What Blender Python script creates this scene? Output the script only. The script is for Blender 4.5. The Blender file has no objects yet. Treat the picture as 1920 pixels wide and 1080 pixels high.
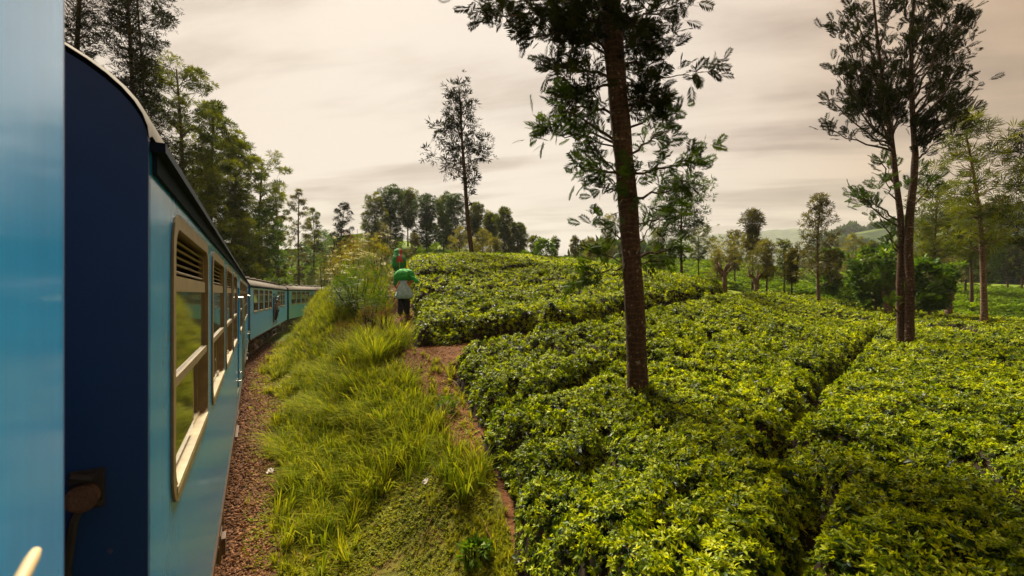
import bpy, bmesh, math, random
import numpy as np
from mathutils import Vector, Matrix

R = math.radians
SC = bpy.context.scene
COL = SC.collection
rng = np.random.default_rng(7)
random.seed(7)

# ------------------------------------------------------------------ camera
CZ = 3.25
FPX = 1920 * 16.0 / 36.0
HY = 545.0
cam_d = bpy.data.cameras.new('camera')
cam_d.lens = 16.0
cam_d.sensor_width = 36.0
cam_d.clip_start = 0.02
cam_d.clip_end = 6000
cam_d.shift_y = (HY - 540.0) / 1920.0
cam_d.dof.use_dof = True
cam_d.dof.focus_distance = 14.0
cam_d.dof.aperture_fstop = 4.5
cam = bpy.data.objects.new('camera', cam_d)
COL.objects.link(cam)
cam.location = (0, 0, CZ)
cam.rotation_euler = (R(90), 0, 0)
SC.camera = cam

# ------------------------------------------------------------------ light
SUN_AZ, SUN_EL = R(-22), R(50)          # azimuth from +Y towards +X
SKY_STRENGTH = 0.1
SUN_STRENGTH = 4.8
SC.view_settings.view_transform = 'Standard'
SC.view_settings.look = 'None'
SC.view_settings.exposure = 1.55
SC.view_settings.gamma = 1.0
SC.view_settings.use_curve_mapping = False
SC.cycles.max_bounces = 8
SC.cycles.transparent_max_bounces = 12
SC.cycles.volume_bounces = 0

W = bpy.data.worlds.new('World')
SC.world = W
W.use_nodes = True


class NT:
    """small helper round a node tree"""
    def __init__(self, tree):
        self.t = tree
        self.n = tree.nodes
        self.l = tree.links

    def add(self, kind, **kw):
        nd = self.n.new(kind)
        for k, v in kw.items():
            setattr(nd, k, v)
        return nd

    def put(self, sock, v):
        if isinstance(v, bpy.types.NodeSocket):
            self.l.new(v, sock)
        elif v is not None:
            sock.default_value = v

    def math(self, op, a, b=None, c=None, clamp=False):
        nd = self.add('ShaderNodeMath', operation=op, use_clamp=clamp)
        self.put(nd.inputs[0], a)
        self.put(nd.inputs[1], b)
        if c is not None:
            self.put(nd.inputs[2], c)
        return nd.outputs[0]

    def mix(self, f, a, b, blend='MIX'):
        nd = self.add('ShaderNodeMix', data_type='RGBA', blend_type=blend)
        self.put(nd.inputs[0], f)
        self.put(nd.inputs[6], a if isinstance(a, bpy.types.NodeSocket) else (*a, 1))
        self.put(nd.inputs[7], b if isinstance(b, bpy.types.NodeSocket) else (*b, 1))
        return nd.outputs[2]

    def noise(self, vec, scale, detail=4, rough=0.55, dist=0.0):
        nd = self.add('ShaderNodeTexNoise')
        if vec is not None:
            self.put(nd.inputs['Vector'], vec)
        nd.inputs['Scale'].default_value = scale
        nd.inputs['Detail'].default_value = detail
        nd.inputs['Roughness'].default_value = rough
        nd.inputs['Distortion'].default_value = dist
        return nd.outputs[0]

    def ramp(self, f, stops, mode='LINEAR'):
        nd = self.add('ShaderNodeValToRGB')
        cr = nd.color_ramp
        cr.interpolation = mode
        while len(cr.elements) < len(stops):
            cr.elements.new(0.5)
        for e, (p, c) in zip(cr.elements, stops):
            e.position = p
            e.color = (*c, 1) if len(c) == 3 else c
        self.put(nd.inputs[0], f)
        return nd.outputs[0]

    def mapr(self, v, a, b, c=0.0, d=1.0, smooth=False):
        nd = self.add('ShaderNodeMapRange')
        if smooth:
            nd.interpolation_type = 'SMOOTHSTEP'
        self.put(nd.inputs[0], v)
        for i, x in enumerate((a, b, c, d)):
            nd.inputs[i + 1].default_value = x
        return nd.outputs[0]


def world_nodes():
    t = NT(W.node_tree)
    t.n.clear()
    out = t.add('ShaderNodeOutputWorld')
    bg = t.add('ShaderNodeBackground')
    bg.inputs[1].default_value = SKY_STRENGTH
    sky = t.add('ShaderNodeTexSky')
    sky.sky_type = 'NISHITA'
    sky.sun_disc = False
    sky.sun_elevation = SUN_EL
    sky.sun_rotation = SUN_AZ
    sky.dust_density = 4.0
    tc = t.add('ShaderNodeTexCoord')
    sep = t.add('ShaderNodeSeparateXYZ')
    t.l.new(tc.outputs['Generated'], sep.inputs[0])
    x, y, z = sep.outputs
    zz = t.math('ADD', t.math('MAXIMUM', z, 0.0), 0.11)
    cx = t.math('DIVIDE', x, zz)
    cy = t.math('DIVIDE', y, zz)
    comb = t.add('ShaderNodeCombineXYZ')
    t.put(comb.inputs[0], t.math('MULTIPLY', cx, 0.34))
    t.put(comb.inputs[1], t.math('ADD', cy, t.math('MULTIPLY', cx, 0.22)))
    v = comb.outputs[0]
    n1 = t.noise(v, 0.95, 7, 0.55, 0.7)
    n2 = t.noise(v, 3.2, 6, 0.6, 0.4)
    n = t.math('ADD', t.math('MULTIPLY', n1, 0.72), t.math('MULTIPLY', n2, 0.28))
    cl = t.mapr(n, 0.39, 0.54, 0.0, 1.0, True)
    # glow where the sun stands behind the cloud sheet
    gd = Vector((math.sin(R(-10)) * math.cos(R(20)), math.cos(R(-10)) * math.cos(R(20)), math.sin(R(20))))
    dot = t.add('ShaderNodeVectorMath', operation='DOT_PRODUCT')
    t.l.new(tc.outputs['Generated'], dot.inputs[0])
    dot.inputs[1].default_value = gd
    g = t.mapr(dot.outputs['Value'], 0.45, 1.0, 0.0, 1.0, True)
    low = t.mapr(z, 0.02, 0.22, 1.0, 0.0, True)
    g2 = t.math('ADD', g, t.math('MULTIPLY', low, 0.22), clamp=True)
    bright = t.ramp(g2, [(0.0, (1.35, 0.77, 0.37)), (0.4, (2.4, 1.70, 1.16)), (0.7, (2.75, 2.22, 1.76)), (1.0, (3.05, 2.62, 2.2))])
    dark = t.ramp(g2, [(0.0, (0.85, 0.46, 0.22)), (0.4, (1.12, 0.72, 0.51)), (0.7, (1.35, 0.96, 0.74)), (1.0, (1.8, 1.4, 1.12))])
    ccol = t.mix(cl, dark, bright)
    fin = t.mix(0.975, sky.outputs[0], ccol)
    t.l.new(fin, bg.inputs[0])
    t.l.new(bg.outputs[0], out.inputs[0])


world_nodes()

sd = bpy.data.lights.new('sun', 'SUN')
sd.energy = SUN_STRENGTH
sd.angle = R(22)
sd.color = (1.0, 0.90, 0.70)
sun = bpy.data.objects.new('sun', sd)
COL.objects.link(sun)
sv = Vector((math.sin(SUN_AZ) * math.cos(SUN_EL), math.cos(SUN_AZ) * math.cos(SUN_EL), math.sin(SUN_EL)))
sun.rotation_euler = sv.to_track_quat('Z', 'Y').to_euler()
sun.location = sv * 60


# ------------------------------------------------------------------ helpers
def P(px, py, d):
    """point that stands at photo position px, py at depth d metres"""
    return np.array(((px - 960) / FPX * d, d, CZ - (py - HY) / FPX * d))


def tag(o, label=None, cat=None, group=None, kind=None):
    if label:
        o['label'] = label
    if cat:
        o['category'] = cat
    if group:
        o['group'] = group
    if kind:
        o['kind'] = kind
    return o


def empty(name, loc=(0, 0, 0), rz=0.0):
    o = bpy.data.objects.new(name, None)
    o.empty_display_size = 0.2
    o.location = loc
    o.rotation_euler = (0, 0, rz)
    COL.objects.link(o)
    return o


class MB:
    """collects quads/tris in numpy, links ONE mesh object"""
    def __init__(self):
        self.v, self.f, self.m, self.tint, self.nv = [], [], [], [], 0

    def add(self, v, f, mat=0, tint=None):
        v = np.asarray(v, float).reshape(-1, 3)
        f = np.asarray(f, int)
        self.v.append(v)
        self.f.append(f + self.nv)
        self.m.append(np.full(len(f), mat))
        self.tint.append(np.full(len(v), 0.5) if tint is None else np.broadcast_to(tint, (len(v),)))
        self.nv += len(v)
        return self

    def box(self, a, b, mat=0):
        x0, y0, z0 = np.minimum(a, b)
        x1, y1, z1 = np.maximum(a, b)
        v = [(x0, y0, z0), (x1, y0, z0), (x1, y1, z0), (x0, y1, z0), (x0, y0, z1), (x1, y0, z1), (x1, y1, z1), (x0, y1, z1)]
        f = [(0, 3, 2, 1), (4, 5, 6, 7), (0, 1, 5, 4), (1, 2, 6, 5), (2, 3, 7, 6), (3, 0, 4, 7)]
        return self.add(v, f, mat)

    def tube(self, pts, rad, n=8, mat=0, caps=True, jit=0.0, tint=None):
        v, f, c = tube(pts, rad, n, jit)
        self.add(v, f, mat, tint)
        if caps:
            for ring, flip in ((list(range(n)), True), (list(range(len(v) - n, len(v))), False)):
                ring = ring[::-1] if flip else ring
                t = np.array([(ring[0], ring[k], ring[k + 1], ring[k + 1]) for k in range(1, n - 1)])
                self.v.append(np.zeros((0, 3)))
                self.f.append(np.asarray(t) + self.nv - len(v))
                self.m.append(np.full(len(t), mat))
        return self

    def mesh(self, name, mats, smooth=False):
        v = np.vstack(self.v)
        me = bpy.data.meshes.new(name)
        me.vertices.add(len(v))
        me.vertices.foreach_set('co', v.ravel())
        quads = [f for f in self.f]
        loops, starts, totals, mi = [], [], [], []
        pos = 0
        for f, m in zip(quads, self.m):
            if len(f) == 0:
                continue
            k = f.shape[1]
            if k == 4:
                tri = f[:, 2] == f[:, 3]
                if tri.any():
                    ft = f[tri][:, :3]
                    loops.append(ft.ravel()); starts.append(pos + 3 * np.arange(len(ft))); totals.append(np.full(len(ft), 3)); mi.append(m[tri]); pos += 3 * len(ft)
                    f = f[~tri]; m = m[~tri]
                    if len(f) == 0:
                        continue
            loops.append(f.ravel()); starts.append(pos + k * np.arange(len(f))); totals.append(np.full(len(f), k)); mi.append(m); pos += k * len(f)
        loops = np.concatenate(loops); starts = np.concatenate(starts); totals = np.concatenate(totals); mi = np.concatenate(mi)
        me.loops.add(len(loops))
        me.loops.foreach_set('vertex_index', loops.astype(np.int32))
        me.polygons.add(len(starts))
        me.polygons.foreach_set('loop_start', starts.astype(np.int32))
        me.polygons.foreach_set('loop_total', totals.astype(np.int32))
        me.polygons.foreach_set('material_index', mi.astype(np.int32))
        me.polygons.foreach_set('use_smooth', np.full(len(starts), smooth))
        at = me.attributes.new('tint', 'FLOAT', 'POINT')
        at.data.foreach_set('value', np.concatenate([np.asarray(a, float) for a in self.tint]).astype(np.float32))
        for m in (mats if isinstance(mats, (list, tuple)) else [mats]):
            me.materials.append(m)
        me.update(calc_edges=True)
        me.validate()
        return me

    def build(self, name, mats, parent=None, smooth=False):
        o = bpy.data.objects.new(name, self.mesh(name, mats, smooth))
        COL.objects.link(o)
        if parent is not None:
            o.parent = parent
        return o


def tube(pts, rad, n=8, jit=0.0):
    pts = np.asarray(pts, float)
    k = len(pts)
    rad = np.broadcast_to(np.asarray(rad, float), (k,))
    d = np.gradient(pts, axis=0)
    d /= np.linalg.norm(d, axis=1, keepdims=True) + 1e-9
    up = np.array((0, 0, 1.0)) if abs(d[0][2]) < 0.9 else np.array((1.0, 0, 0))
    v = []
    a0 = np.cross(up, d[0]); a0 /= np.linalg.norm(a0)
    ang = np.arange(n) * 2 * np.pi / n
    for i in range(k):
        a = a0 - d[i] * a0.dot(d[i]); a /= np.linalg.norm(a) + 1e-9
        b = np.cross(d[i], a)
        a0 = a
        rr = rad[i] * (1 + (rng.uniform(-jit, jit, n) if jit else 0))
        v.append(pts[i] + np.outer(np.cos(ang) * rr, a) + np.outer(np.sin(ang) * rr, b))
    v = np.vstack(v)
    i, j = np.meshgrid(np.arange(k - 1), np.arange(n), indexing='ij')
    jn = (j + 1) % n
    f = np.stack((i * n + j, i * n + jn, (i + 1) * n + jn, (i + 1) * n + j), -1).reshape(-1, 4)
    return v, f, None


def smoothstep(a, b, x):
    t = np.clip((x - a) / (b - a), 0, 1)
    return t * t * (3 - 2 * t)


_perm = np.random.default_rng(3).random((256, 256))


def vnoise(x, y):
    """value noise 0..1, vectorised"""
    xi = np.floor(x).astype(int); yi = np.floor(y).astype(int)
    fx = x - xi; fy = y - yi
    fx = fx * fx * (3 - 2 * fx); fy = fy * fy * (3 - 2 * fy)
    g = lambda a, b: _perm[a & 255, b & 255]
    return (g(xi, yi) * (1 - fx) + g(xi + 1, yi) * fx) * (1 - fy) + (g(xi, yi + 1) * (1 - fx) + g(xi + 1, yi + 1) * fx) * fy


def fbm(x, y, o=4):
    s, a, t = 0, 0.5, 0
    for k in range(o):
        s = s + a * vnoise(x * 2 ** k + 17.3 * k, y * 2 ** k + 5.1 * k); t += a; a *= 0.5
    return s / t


# ------------------------------------------------------------------ materials
def principled(name, col, rough=0.6, metal=0.0, spec=0.5, coat=0.0, bump=None, colfn=None):
    m = bpy.data.materials.new(name)
    m.use_nodes = True
    t = NT(m.node_tree)
    b = t.n['Principled BSDF']
    b.inputs['Roughness'].default_value = rough
    b.inputs['Metallic'].default_value = metal
    b.inputs['Specular IOR Level'].default_value = spec
    b.inputs['Coat Weight'].default_value = coat
    b.inputs['Coat Roughness'].default_value = 0.06
    tc = t.add('ShaderNodeTexCoord')
    c = colfn(t, tc.outputs['Object']) if colfn else None
    if c is None:
        nz = t.noise(tc.outputs['Object'], 9, 5, 0.6)
        c = t.mix(t.mapr(nz, 0.3, 0.7), tuple(x * 0.75 for x in col), tuple(min(1, x * 1.2) for x in col))
    t.put(b.inputs['Base Color'], c)
    if bump:
        bs, bd = bump
        bn = t.add('ShaderNodeBump')
        bn.inputs['Strength'].default_value = bd
        bn.inputs['Distance'].default_value = 0.02 if bd < 1.1 else 0.12
        t.put(bn.inputs['Height'], t.noise(tc.outputs['Object'], bs, 5, 0.6))
        t.l.new(bn.outputs[0], b.inputs['Normal'])
    return m


def leafmat(name, cols, trans=0.35, rough=0.45, spec=0.35, inst=True, transcol=1.3, pos=0.0):
    """leaf: colour from a ramp over a random value (per instance or per clump), part of the light goes through"""
    m = bpy.data.materials.new(name)
    m.use_nodes = True
    t = NT(m.node_tree)
    b = t.n['Principled BSDF']
    out = t.n['Material Output']
    at = t.add('ShaderNodeAttribute', attribute_name='tint')
    f = at.outputs['Fac']
    if inst:
        oi = t.add('ShaderNodeObjectInfo')
        f = t.math('ADD', t.math('MULTIPLY', oi.outputs['Random'], 0.45), t.math('MULTIPLY', f, 0.55))
    k = len(cols)
    c = t.ramp(f, [(i / (k - 1), cc) for i, cc in enumerate(cols)])
    if pos:
        g = t.add('ShaderNodeNewGeometry')
        nz = t.noise(g.outputs['Position'], pos, 3, 0.5)
        hs = t.add('ShaderNodeHueSaturation')
        t.put(hs.inputs['Value'], t.mapr(nz, 0.3, 0.7, 0.65, 1.3))
        t.put(hs.inputs['Hue'], t.mapr(nz, 0.3, 0.7, 0.512, 0.497))
        t.l.new(c, hs.inputs['Color'])
        c = hs.outputs[0]
    t.put(b.inputs['Base Color'], c)
    b.inputs['Roughness'].default_value = rough
    b.inputs['Specular IOR Level'].default_value = spec
    tr = t.add('ShaderNodeBsdfTranslucent')
    mx = t.mix(1.0, c, (transcol * 1.05, transcol, transcol * 0.55), 'MULTIPLY')
    t.put(tr.inputs[0], mx)
    ms = t.add('ShaderNodeMixShader')
    ms.inputs[0].default_value = trans
    t.l.new(b.outputs[0], ms.inputs[1]); t.l.new(tr.outputs[0], ms.inputs[2])
    t.l.new(ms.outputs[0], out.inputs[0])
    return m


def barkfn(dark, light, lich=0.5):
    def fn(t, v):
        mp = t.add('ShaderNodeMapping')
        mp.inputs['Scale'].default_value = (9, 9, 2.2)
        t.l.new(v, mp.inputs[0])
        a = t.noise(mp.outputs[0], 2.0, 7, 0.68, 0.5)
        c = t.mix(t.mapr(a, 0.35, 0.66), dark, light)
        b = t.noise(v, 13, 3, 0.5)
        c = t.mix(t.math('MULTIPLY', t.mapr(b, 0.62, 0.68), lich), c, (0.34, 0.29, 0.22))
        w = t.add('ShaderNodeTexWave', bands_direction='Z')
        w.inputs['Scale'].default_value = 3.1
        w.inputs['Distortion'].default_value = 9
        w.inputs['Detail'].default_value = 3
        t.l.new(v, w.inputs[0])
        return t.mix(t.mapr(w.outputs['Fac'], 0.72, 0.98, 0, 0.45), c, tuple(x * 1.5 for x in light))
    return fn


M = {}
M['bark'] = principled('bark', (0.1, 0.05, 0.03), 0.85, bump=(26, 1.0), colfn=barkfn((0.016, 0.009, 0.006), (0.075, 0.036, 0.02), 0.5), spec=0.2)
M['bark_pale'] = principled('bark_pale', (0.2, 0.15, 0.1), 0.85, bump=(22, 0.9), colfn=barkfn((0.035, 0.022, 0.014), (0.17, 0.10, 0.062), 0.7), spec=0.2)
M['bark_far'] = principled('bark_far', (0.075, 0.045, 0.028), 0.9, spec=0.1)
M['tea_leaf'] = leafmat('tea_leaf', [(0.008, 0.022, 0.003), (0.022, 0.052, 0.003), (0.10, 0.148, 0.004), (0.285, 0.33, 0.005), (0.49, 0.50, 0.009)], 0.40, 0.45, 0.16, pos=0.35)
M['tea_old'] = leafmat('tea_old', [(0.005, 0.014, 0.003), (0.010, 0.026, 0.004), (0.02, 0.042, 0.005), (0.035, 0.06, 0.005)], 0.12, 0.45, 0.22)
M['tea_far'] = leafmat('tea_far', [(0.045, 0.085, 0.005), (0.11, 0.18, 0.006), (0.22, 0.29, 0.007)], 0.35, 0.6, 0.1, pos=0.09)
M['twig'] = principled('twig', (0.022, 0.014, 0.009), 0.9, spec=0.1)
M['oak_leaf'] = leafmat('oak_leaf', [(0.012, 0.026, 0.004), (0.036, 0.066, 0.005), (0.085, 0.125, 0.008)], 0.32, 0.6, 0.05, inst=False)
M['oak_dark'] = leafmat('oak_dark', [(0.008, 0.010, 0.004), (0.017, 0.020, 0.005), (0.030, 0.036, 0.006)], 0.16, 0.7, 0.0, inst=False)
M['euc_leaf'] = leafmat('euc_leaf', [(0.022, 0.036, 0.004), (0.085, 0.105, 0.006), (0.19, 0.20, 0.008)], 0.36, 0.6, 0.05, inst=False)
M['yellow_leaf'] = leafmat('yellow_leaf', [(0.07, 0.07, 0.01), (0.13, 0.125, 0.012), (0.28, 0.25, 0.014)], 0.4, 0.5, 0.1, inst=False)
M['brown_leaf'] = leafmat('brown_leaf', [(0.045, 0.042, 0.008), (0.10, 0.09, 0.011), (0.17, 0.165, 0.014)], 0.25, 0.55, 0.2, inst=False)
M['green_leaf'] = leafmat('green_leaf', [(0.022, 0.055, 0.005), (0.065, 0.125, 0.006), (0.15, 0.22, 0.008)], 0.38, 0.5, 0.15, inst=False)
M['grass'] = leafmat('grass', [(0.07, 0.10, 0.006), (0.17, 0.195, 0.007), (0.30, 0.28, 0.010), (0.36, 0.30, 0.04)], 0.4, 0.55, 0.1)
M['tall_grass'] = leafmat('tall_grass', [(0.055, 0.09, 0.004), (0.14, 0.18, 0.006), (0.25, 0.26, 0.010), (0.36, 0.30, 0.04)], 0.4, 0.7, 0.03, inst=False)
M['long_grass'] = leafmat('long_grass', [(0.045, 0.072, 0.003), (0.115, 0.15, 0.005), (0.23, 0.24, 0.007), (0.33, 0.28, 0.025)], 0.4, 0.7, 0.03)
M['weed'] = leafmat('weed', [(0.04, 0.065, 0.005), (0.12, 0.15, 0.006), (0.25, 0.25, 0.008), (0.36, 0.32, 0.012)], 0.38, 0.55, 0.1, pos=0.8)
M['dry'] = leafmat('dry', [(0.09, 0.035, 0.014), (0.17, 0.075, 0.025), (0.27, 0.15, 0.05)], 0.2, 0.7, 0.1)
M['fern'] = leafmat('fern', [(0.09, 0.038, 0.016), (0.16, 0.075, 0.025), (0.2, 0.13, 0.03)], 0.25, 0.6, 0.1, inst=False)
M['flower'] = leafmat('flower', [(0.35, 0.36, 0.2), (0.55, 0.52, 0.36), (0.7, 0.66, 0.5)], 0.2, 0.6, 0.2, inst=False)
M['stone'] = principled('stone', (0.13, 0.065, 0.035), 0.9, spec=0.15, colfn=lambda t, v: t.mix(t.add('ShaderNodeObjectInfo').outputs['Random'], (0.06, 0.028, 0.014), (0.30, 0.145, 0.07)))


def ground_material():
    m = bpy.data.materials.new('ground')
    m.use_nodes = True
    t = NT(m.node_tree)
    b = t.n['Principled BSDF']
    g = t.add('ShaderNodeNewGeometry')
    pos = g.outputs['Position']
    at = lambda n: t.add('ShaderNodeAttribute', attribute_name=n).outputs['Fac']
    n1 = t.noise(pos, 2.2, 8, 0.65)
    n2 = t.noise(pos, 0.12, 5, 0.6)
    n3 = t.noise(pos, 14, 5, 0.7)
    soil = t.mix(t.mapr(n3, 0.3, 0.7), (0.036, 0.015, 0.007), (0.14, 0.056, 0.021))
    soil = t.mix(t.mapr(n1, 0.45, 0.75), soil, (0.18, 0.08, 0.03))
    grass = t.mix(t.mapr(n3, 0.35, 0.7), (0.06, 0.06, 0.010), (0.16, 0.15, 0.018))
    far = t.mix(t.mapr(n2, 0.35, 0.65), (0.07, 0.115, 0.008), (0.17, 0.21, 0.012))
    ball = t.mix(t.mapr(n3, 0.3, 0.7), (0.03, 0.016, 0.010), (0.12, 0.06, 0.032))
    c = t.mix(at('grassy'), soil, grass)
    c = t.mix(at('ballast'), c, ball)
    c = t.mix(at('far'), c, far)
    wood = t.mix(t.mapr(t.noise(pos, 0.035, 6, 0.7), 0.42, 0.56), (0.075, 0.105, 0.02), (0.022, 0.036, 0.012))
    c = t.mix(at('hill'), c, wood)
    t.put(b.inputs['Base Color'], c)
    b.inputs['Roughness'].default_value = 0.95
    b.inputs['Specular IOR Level'].default_value = 0.1
    bn = t.add('ShaderNodeBump')
    bn.inputs['Strength'].default_value = 0.9
    bn.inputs['Distance'].default_value = 0.04
    t.put(bn.inputs['Height'], n3)
    t.l.new(bn.outputs[0], b.inputs['Normal'])
    return m


# ------------------------------------------------------------------ the track and the coaches' places
def hd(a):
    return np.array((-math.sin(R(a)), math.cos(R(a))))


COACH_W = 2.8
c1 = np.array((-1.177, 1.47))
coaches = []                                  # corner (near end, right side), heading, length, z at near end, pitch
L0 = 20.2
e0 = np.array((-0.712, 0.722))
coaches.append((e0 - L0 * hd(37.3), 37.3, L0, 0.16, 0.0))
coaches.append((c1, 29.4, 23.5, 0.0, -0.006))
c2 = c1 + 23.5 * hd(29.4) + 1.0 * hd(25.5)
coaches.append((c2, 21.6, 20.2, -0.24, -0.009))
c3 = c2 + 20.2 * hd(21.6) + 1.0 * hd(17)
coaches.append((c3, 12.3, 19.6, -0.44, 0.0))
c4 = c3 + 19.6 * hd(12.3) + 1.0 * hd(8)
coaches.append((c4, 3.0, 20.2, -0.44, 0.0))

cl = []
for (c, a, L, z, p) in coaches:
    left = np.array((-math.cos(R(a)), -math.sin(R(a)))) * COACH_W / 2
    for s in (0.12, 0.5, 0.88):
        q = c + left + hd(a) * L * s
        cl.append((q[0], q[1], z + p * L * s))
a = -5
q = np.array(cl[-1][:2])
for k in range(14):
    q = q + hd(a) * 12; a -= 5
    cl.append((q[0], q[1], -0.44))
q = np.array(cl[0][:2]); a = 46
for k in range(10):
    q = q - hd(a) * 12; a += 5
    cl.insert(0, (q[0], q[1], 0.0))
CL = np.array(cl)


def polydist(x, y, pl):
    """distance of points to a polyline, and the value of its third column there"""
    best = np.full(np.shape(x), 1e9); val = np.zeros(np.shape(x)); side = np.zeros(np.shape(x))
    for i in range(len(pl) - 1):
        ax, ay = pl[i][0], pl[i][1]
        bx, by = pl[i + 1][0], pl[i + 1][1]
        dx, dy = bx - ax, by - ay
        t = np.clip(((x - ax) * dx + (y - ay) * dy) / (dx * dx + dy * dy + 1e-12), 0, 1)
        d = np.hypot(x - ax - t * dx, y - ay - t * dy)
        b = d < best
        best = np.where(b, d, best)
        if len(pl[0]) > 2:
            val = np.where(b, pl[i][2] + t * (pl[i + 1][2] - pl[i][2]), val)
        side = np.where(b, (x - ax) * dy - (y - ay) * dx, side)
    return best, val, side


# ------------------------------------------------------------------ the lie of the land
TEA_H = 0.65
ctrl = []
for (px, py, d) in [(520, 1060, 5.6), (700, 1060, 5.0), (960, 1070, 4.7), (800, 900, 6.2), (840, 772, 8.8), (560, 850, 8.6), (780, 655, 11.8),
                    (757, 594, 16), (748, 541, 19), (690, 560, 19), (645, 632, 17), (620, 642, 25), (592, 700, 15), (560, 790, 9.8),
                    (700, 700, 11.5), (660, 690, 12), (640, 668, 14), (1060, 612, 13.2), (640, 585, 27), (690, 522, 24)]:
    ctrl.append(P(px, py, d))
for (px, py, d) in [(1500, 1080, 3.0), (1900, 1080, 3.0), (1100, 1000, 4.0), (1195, 722, 8.3), (1000, 850, 5.9), (900, 690, 9.5), (1697, 637, 15),
                    (1400, 650, 12.5), (1450, 549, 35), (1450, 580, 22), (1600, 575, 28), (1846, 600, 20), (1900, 640, 13.5), (1900, 800, 6.5),
                    (1500, 800, 6.4), (800, 600, 12.6), (850, 605, 12.5), (1000, 570, 14.5), (1150, 560, 16), (1300, 530, 21), (1365, 538, 24),
                    (790, 540, 17), (900, 478, 26), (1040, 492, 28), (1200, 505, 30), (1300, 520, 30), (770, 482, 24), (900, 520, 19)]:
    ctrl.append(P(px, py, d) - (0, 0, TEA_H))
for (px, d, z) in [(900, 36, 5.4), (900, 45, 6.2), (900, 70, 8.2), (700, 70, 9.2), (1100, 60, 6.4), (1100, 90, 9), (1300, 45, 4.0), (1300, 80, 8.2), (1450, 60, 4.1), (1450, 100, 8.5),
                   (1600, 45, 2.6), (1600, 70, 4.2), (1850, 28, 1.2), (1850, 50, 2.5), (1850, 85, 4.8), (2100, 20, 1.0), (2100, 50, 2.5), (2100, 90, 5), (2500, 6, 0.8), (3200, 5, 0.8),
                   (560, 65, 4.2), (560, 80, 7.3), (560, 95, 11.4), (560, 120, 17.6), (430, 50, 2.2), (430, 80, 10), (640, 90, 13.5), (640, 60, 4.5), (300, 60, 8), (100, 60, 9), (-300, 30, 5),
                   (200, 22, 1.2), (330, 32, 1.8), (-600, 5, 1.5), (800, 110, 12), (1000, 110, 10)]:
    ctrl.append(np.array(((px - 960) / FPX * d, d, z)))
ctrl += [np.array(q, float) for q in [(0, -8, 0.2), (8, -5, 0.7), (15, 0, 0.8), (1.5, 1.5, 0.25), (-1, 2, -0.1), (-12, -6, 0.6), (25, -10, 1.5)]]
ctrl = np.array(ctrl)


def tps(c, lam=0.25):
    n = len(c)
    d = np.hypot(c[:, None, 0] - c[None, :, 0], c[:, None, 1] - c[None, :, 1])
    K = np.where(d > 0, d * d * np.log(d + 1e-9), 0) + lam * np.eye(n)
    Pm = np.c_[np.ones(n), c[:, :2]]
    A = np.block([[K, Pm], [Pm.T, np.zeros((3, 3))]])
    return np.linalg.solve(A, np.r_[c[:, 2], 0, 0, 0])


_w = tps(ctrl)


def natural(x, y):
    x = np.asarray(x, float); y = np.asarray(y, float)
    sh = x.shape
    x = x.ravel(); y = y.ravel()
    z = np.empty(len(x))
    for s in range(0, len(x), 20000):
        e = slice(s, s + 20000)
        d = np.hypot(x[e, None] - ctrl[None, :, 0], y[e, None] - ctrl[None, :, 1])
        K = np.where(d > 0, d * d * np.log(d + 1e-9), 0)
        z[e] = K @ _w[:-3] + _w[-3] + _w[-2] * x[e] + _w[-1] * y[e]
    return z.reshape(sh)


def hills(x, y):
    r = np.hypot(x, y)
    az = np.degrees(np.arctan2(x, y))
    px = 960 + FPX * np.tan(np.radians(np.clip(az, -75, 75)))
    y1 = np.interp(px, [900, 1060, 1180, 1320, 1400, 1490, 1600, 1800], [500, 478, 460, 443, 437, 430, 437, 445])
    y2 = np.interp(px, [1380, 1480, 1525, 1575, 1605, 1660, 1760, 1900, 2300, 4000], [545, 530, 478, 447, 440, 434, 425, 418, 420, 430])
    ca = np.cos(np.radians(np.clip(az, -75, 75)))
    h1 = (HY - y1) / FPX * 2200 * ca + (fbm(x * 0.02, y * 0.02) - 0.5) * 12
    h2 = (HY - y2) / FPX * 520 * ca + (fbm(x * 0.03, y * 0.03) - 0.5) * 9
    front = smoothstep(-80, -60, az) * (1 - smoothstep(60, 78, az))
    b = lambda q, c, w: np.exp(-((q - c) / w) ** 2)
    right = smoothstep(2, 20, az)
    h2 = h2 * b(r, 520, 150) * right * front
    h1 = h1 * b(r, 2200, 420) * right * front
    hl = 0 * r
    hb = 30 * smoothstep(300, 900, r) * (1 - front)
    return np.maximum(np.maximum(h1, h2), np.maximum(hl, hb)) + (fbm(x * 0.012, y * 0.012) - 0.5) * 5


def terrain(x, y):
    x = np.asarray(x, float); y = np.asarray(y, float)
    r = np.hypot(x, y)
    w = smoothstep(95, 175, r)
    k = np.where(r > 190, 190 / np.maximum(r, 1e-6), 1.0)
    z = np.clip(natural(x * k, y * k), -3, 26)
    z = z * (1 - w) + (hills(x, y) + 4.5) * w
    near = 1 - smoothstep(40, 70, r)
    z = z + near * ((fbm(x * 0.9, y * 0.9, 3) - 0.5) * 0.16)
    d, zt, side = polydist(x, y, CL)
    bank = smoothstep(2.15, 4.3, d)
    bank = np.maximum(bank, smoothstep(80, 95, r))
    z = (zt - 0.30) * (1 - bank) + z * bank
    return z


def T(x, y):
    return float(terrain(np.array([x]), np.array([y]))[0])


def hit(px, py, off=0.0, dmax=60):
    """where the line of sight through photo position px, py meets the ground raised by off"""
    d = np.geomspace(2.2, dmax, 500)
    x = (px - 960) / FPX * d
    z = CZ - (py - HY) / FPX * d
    g = terrain(x, d) + off
    i = np.argmax(z <= g) if (z <= g).any() else len(d) - 1
    return np.array((x[i], d[i]))


def ground(px, d):
    x = (px - 960) / FPX * d
    return np.array((x, d, T(x, d)))


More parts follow.
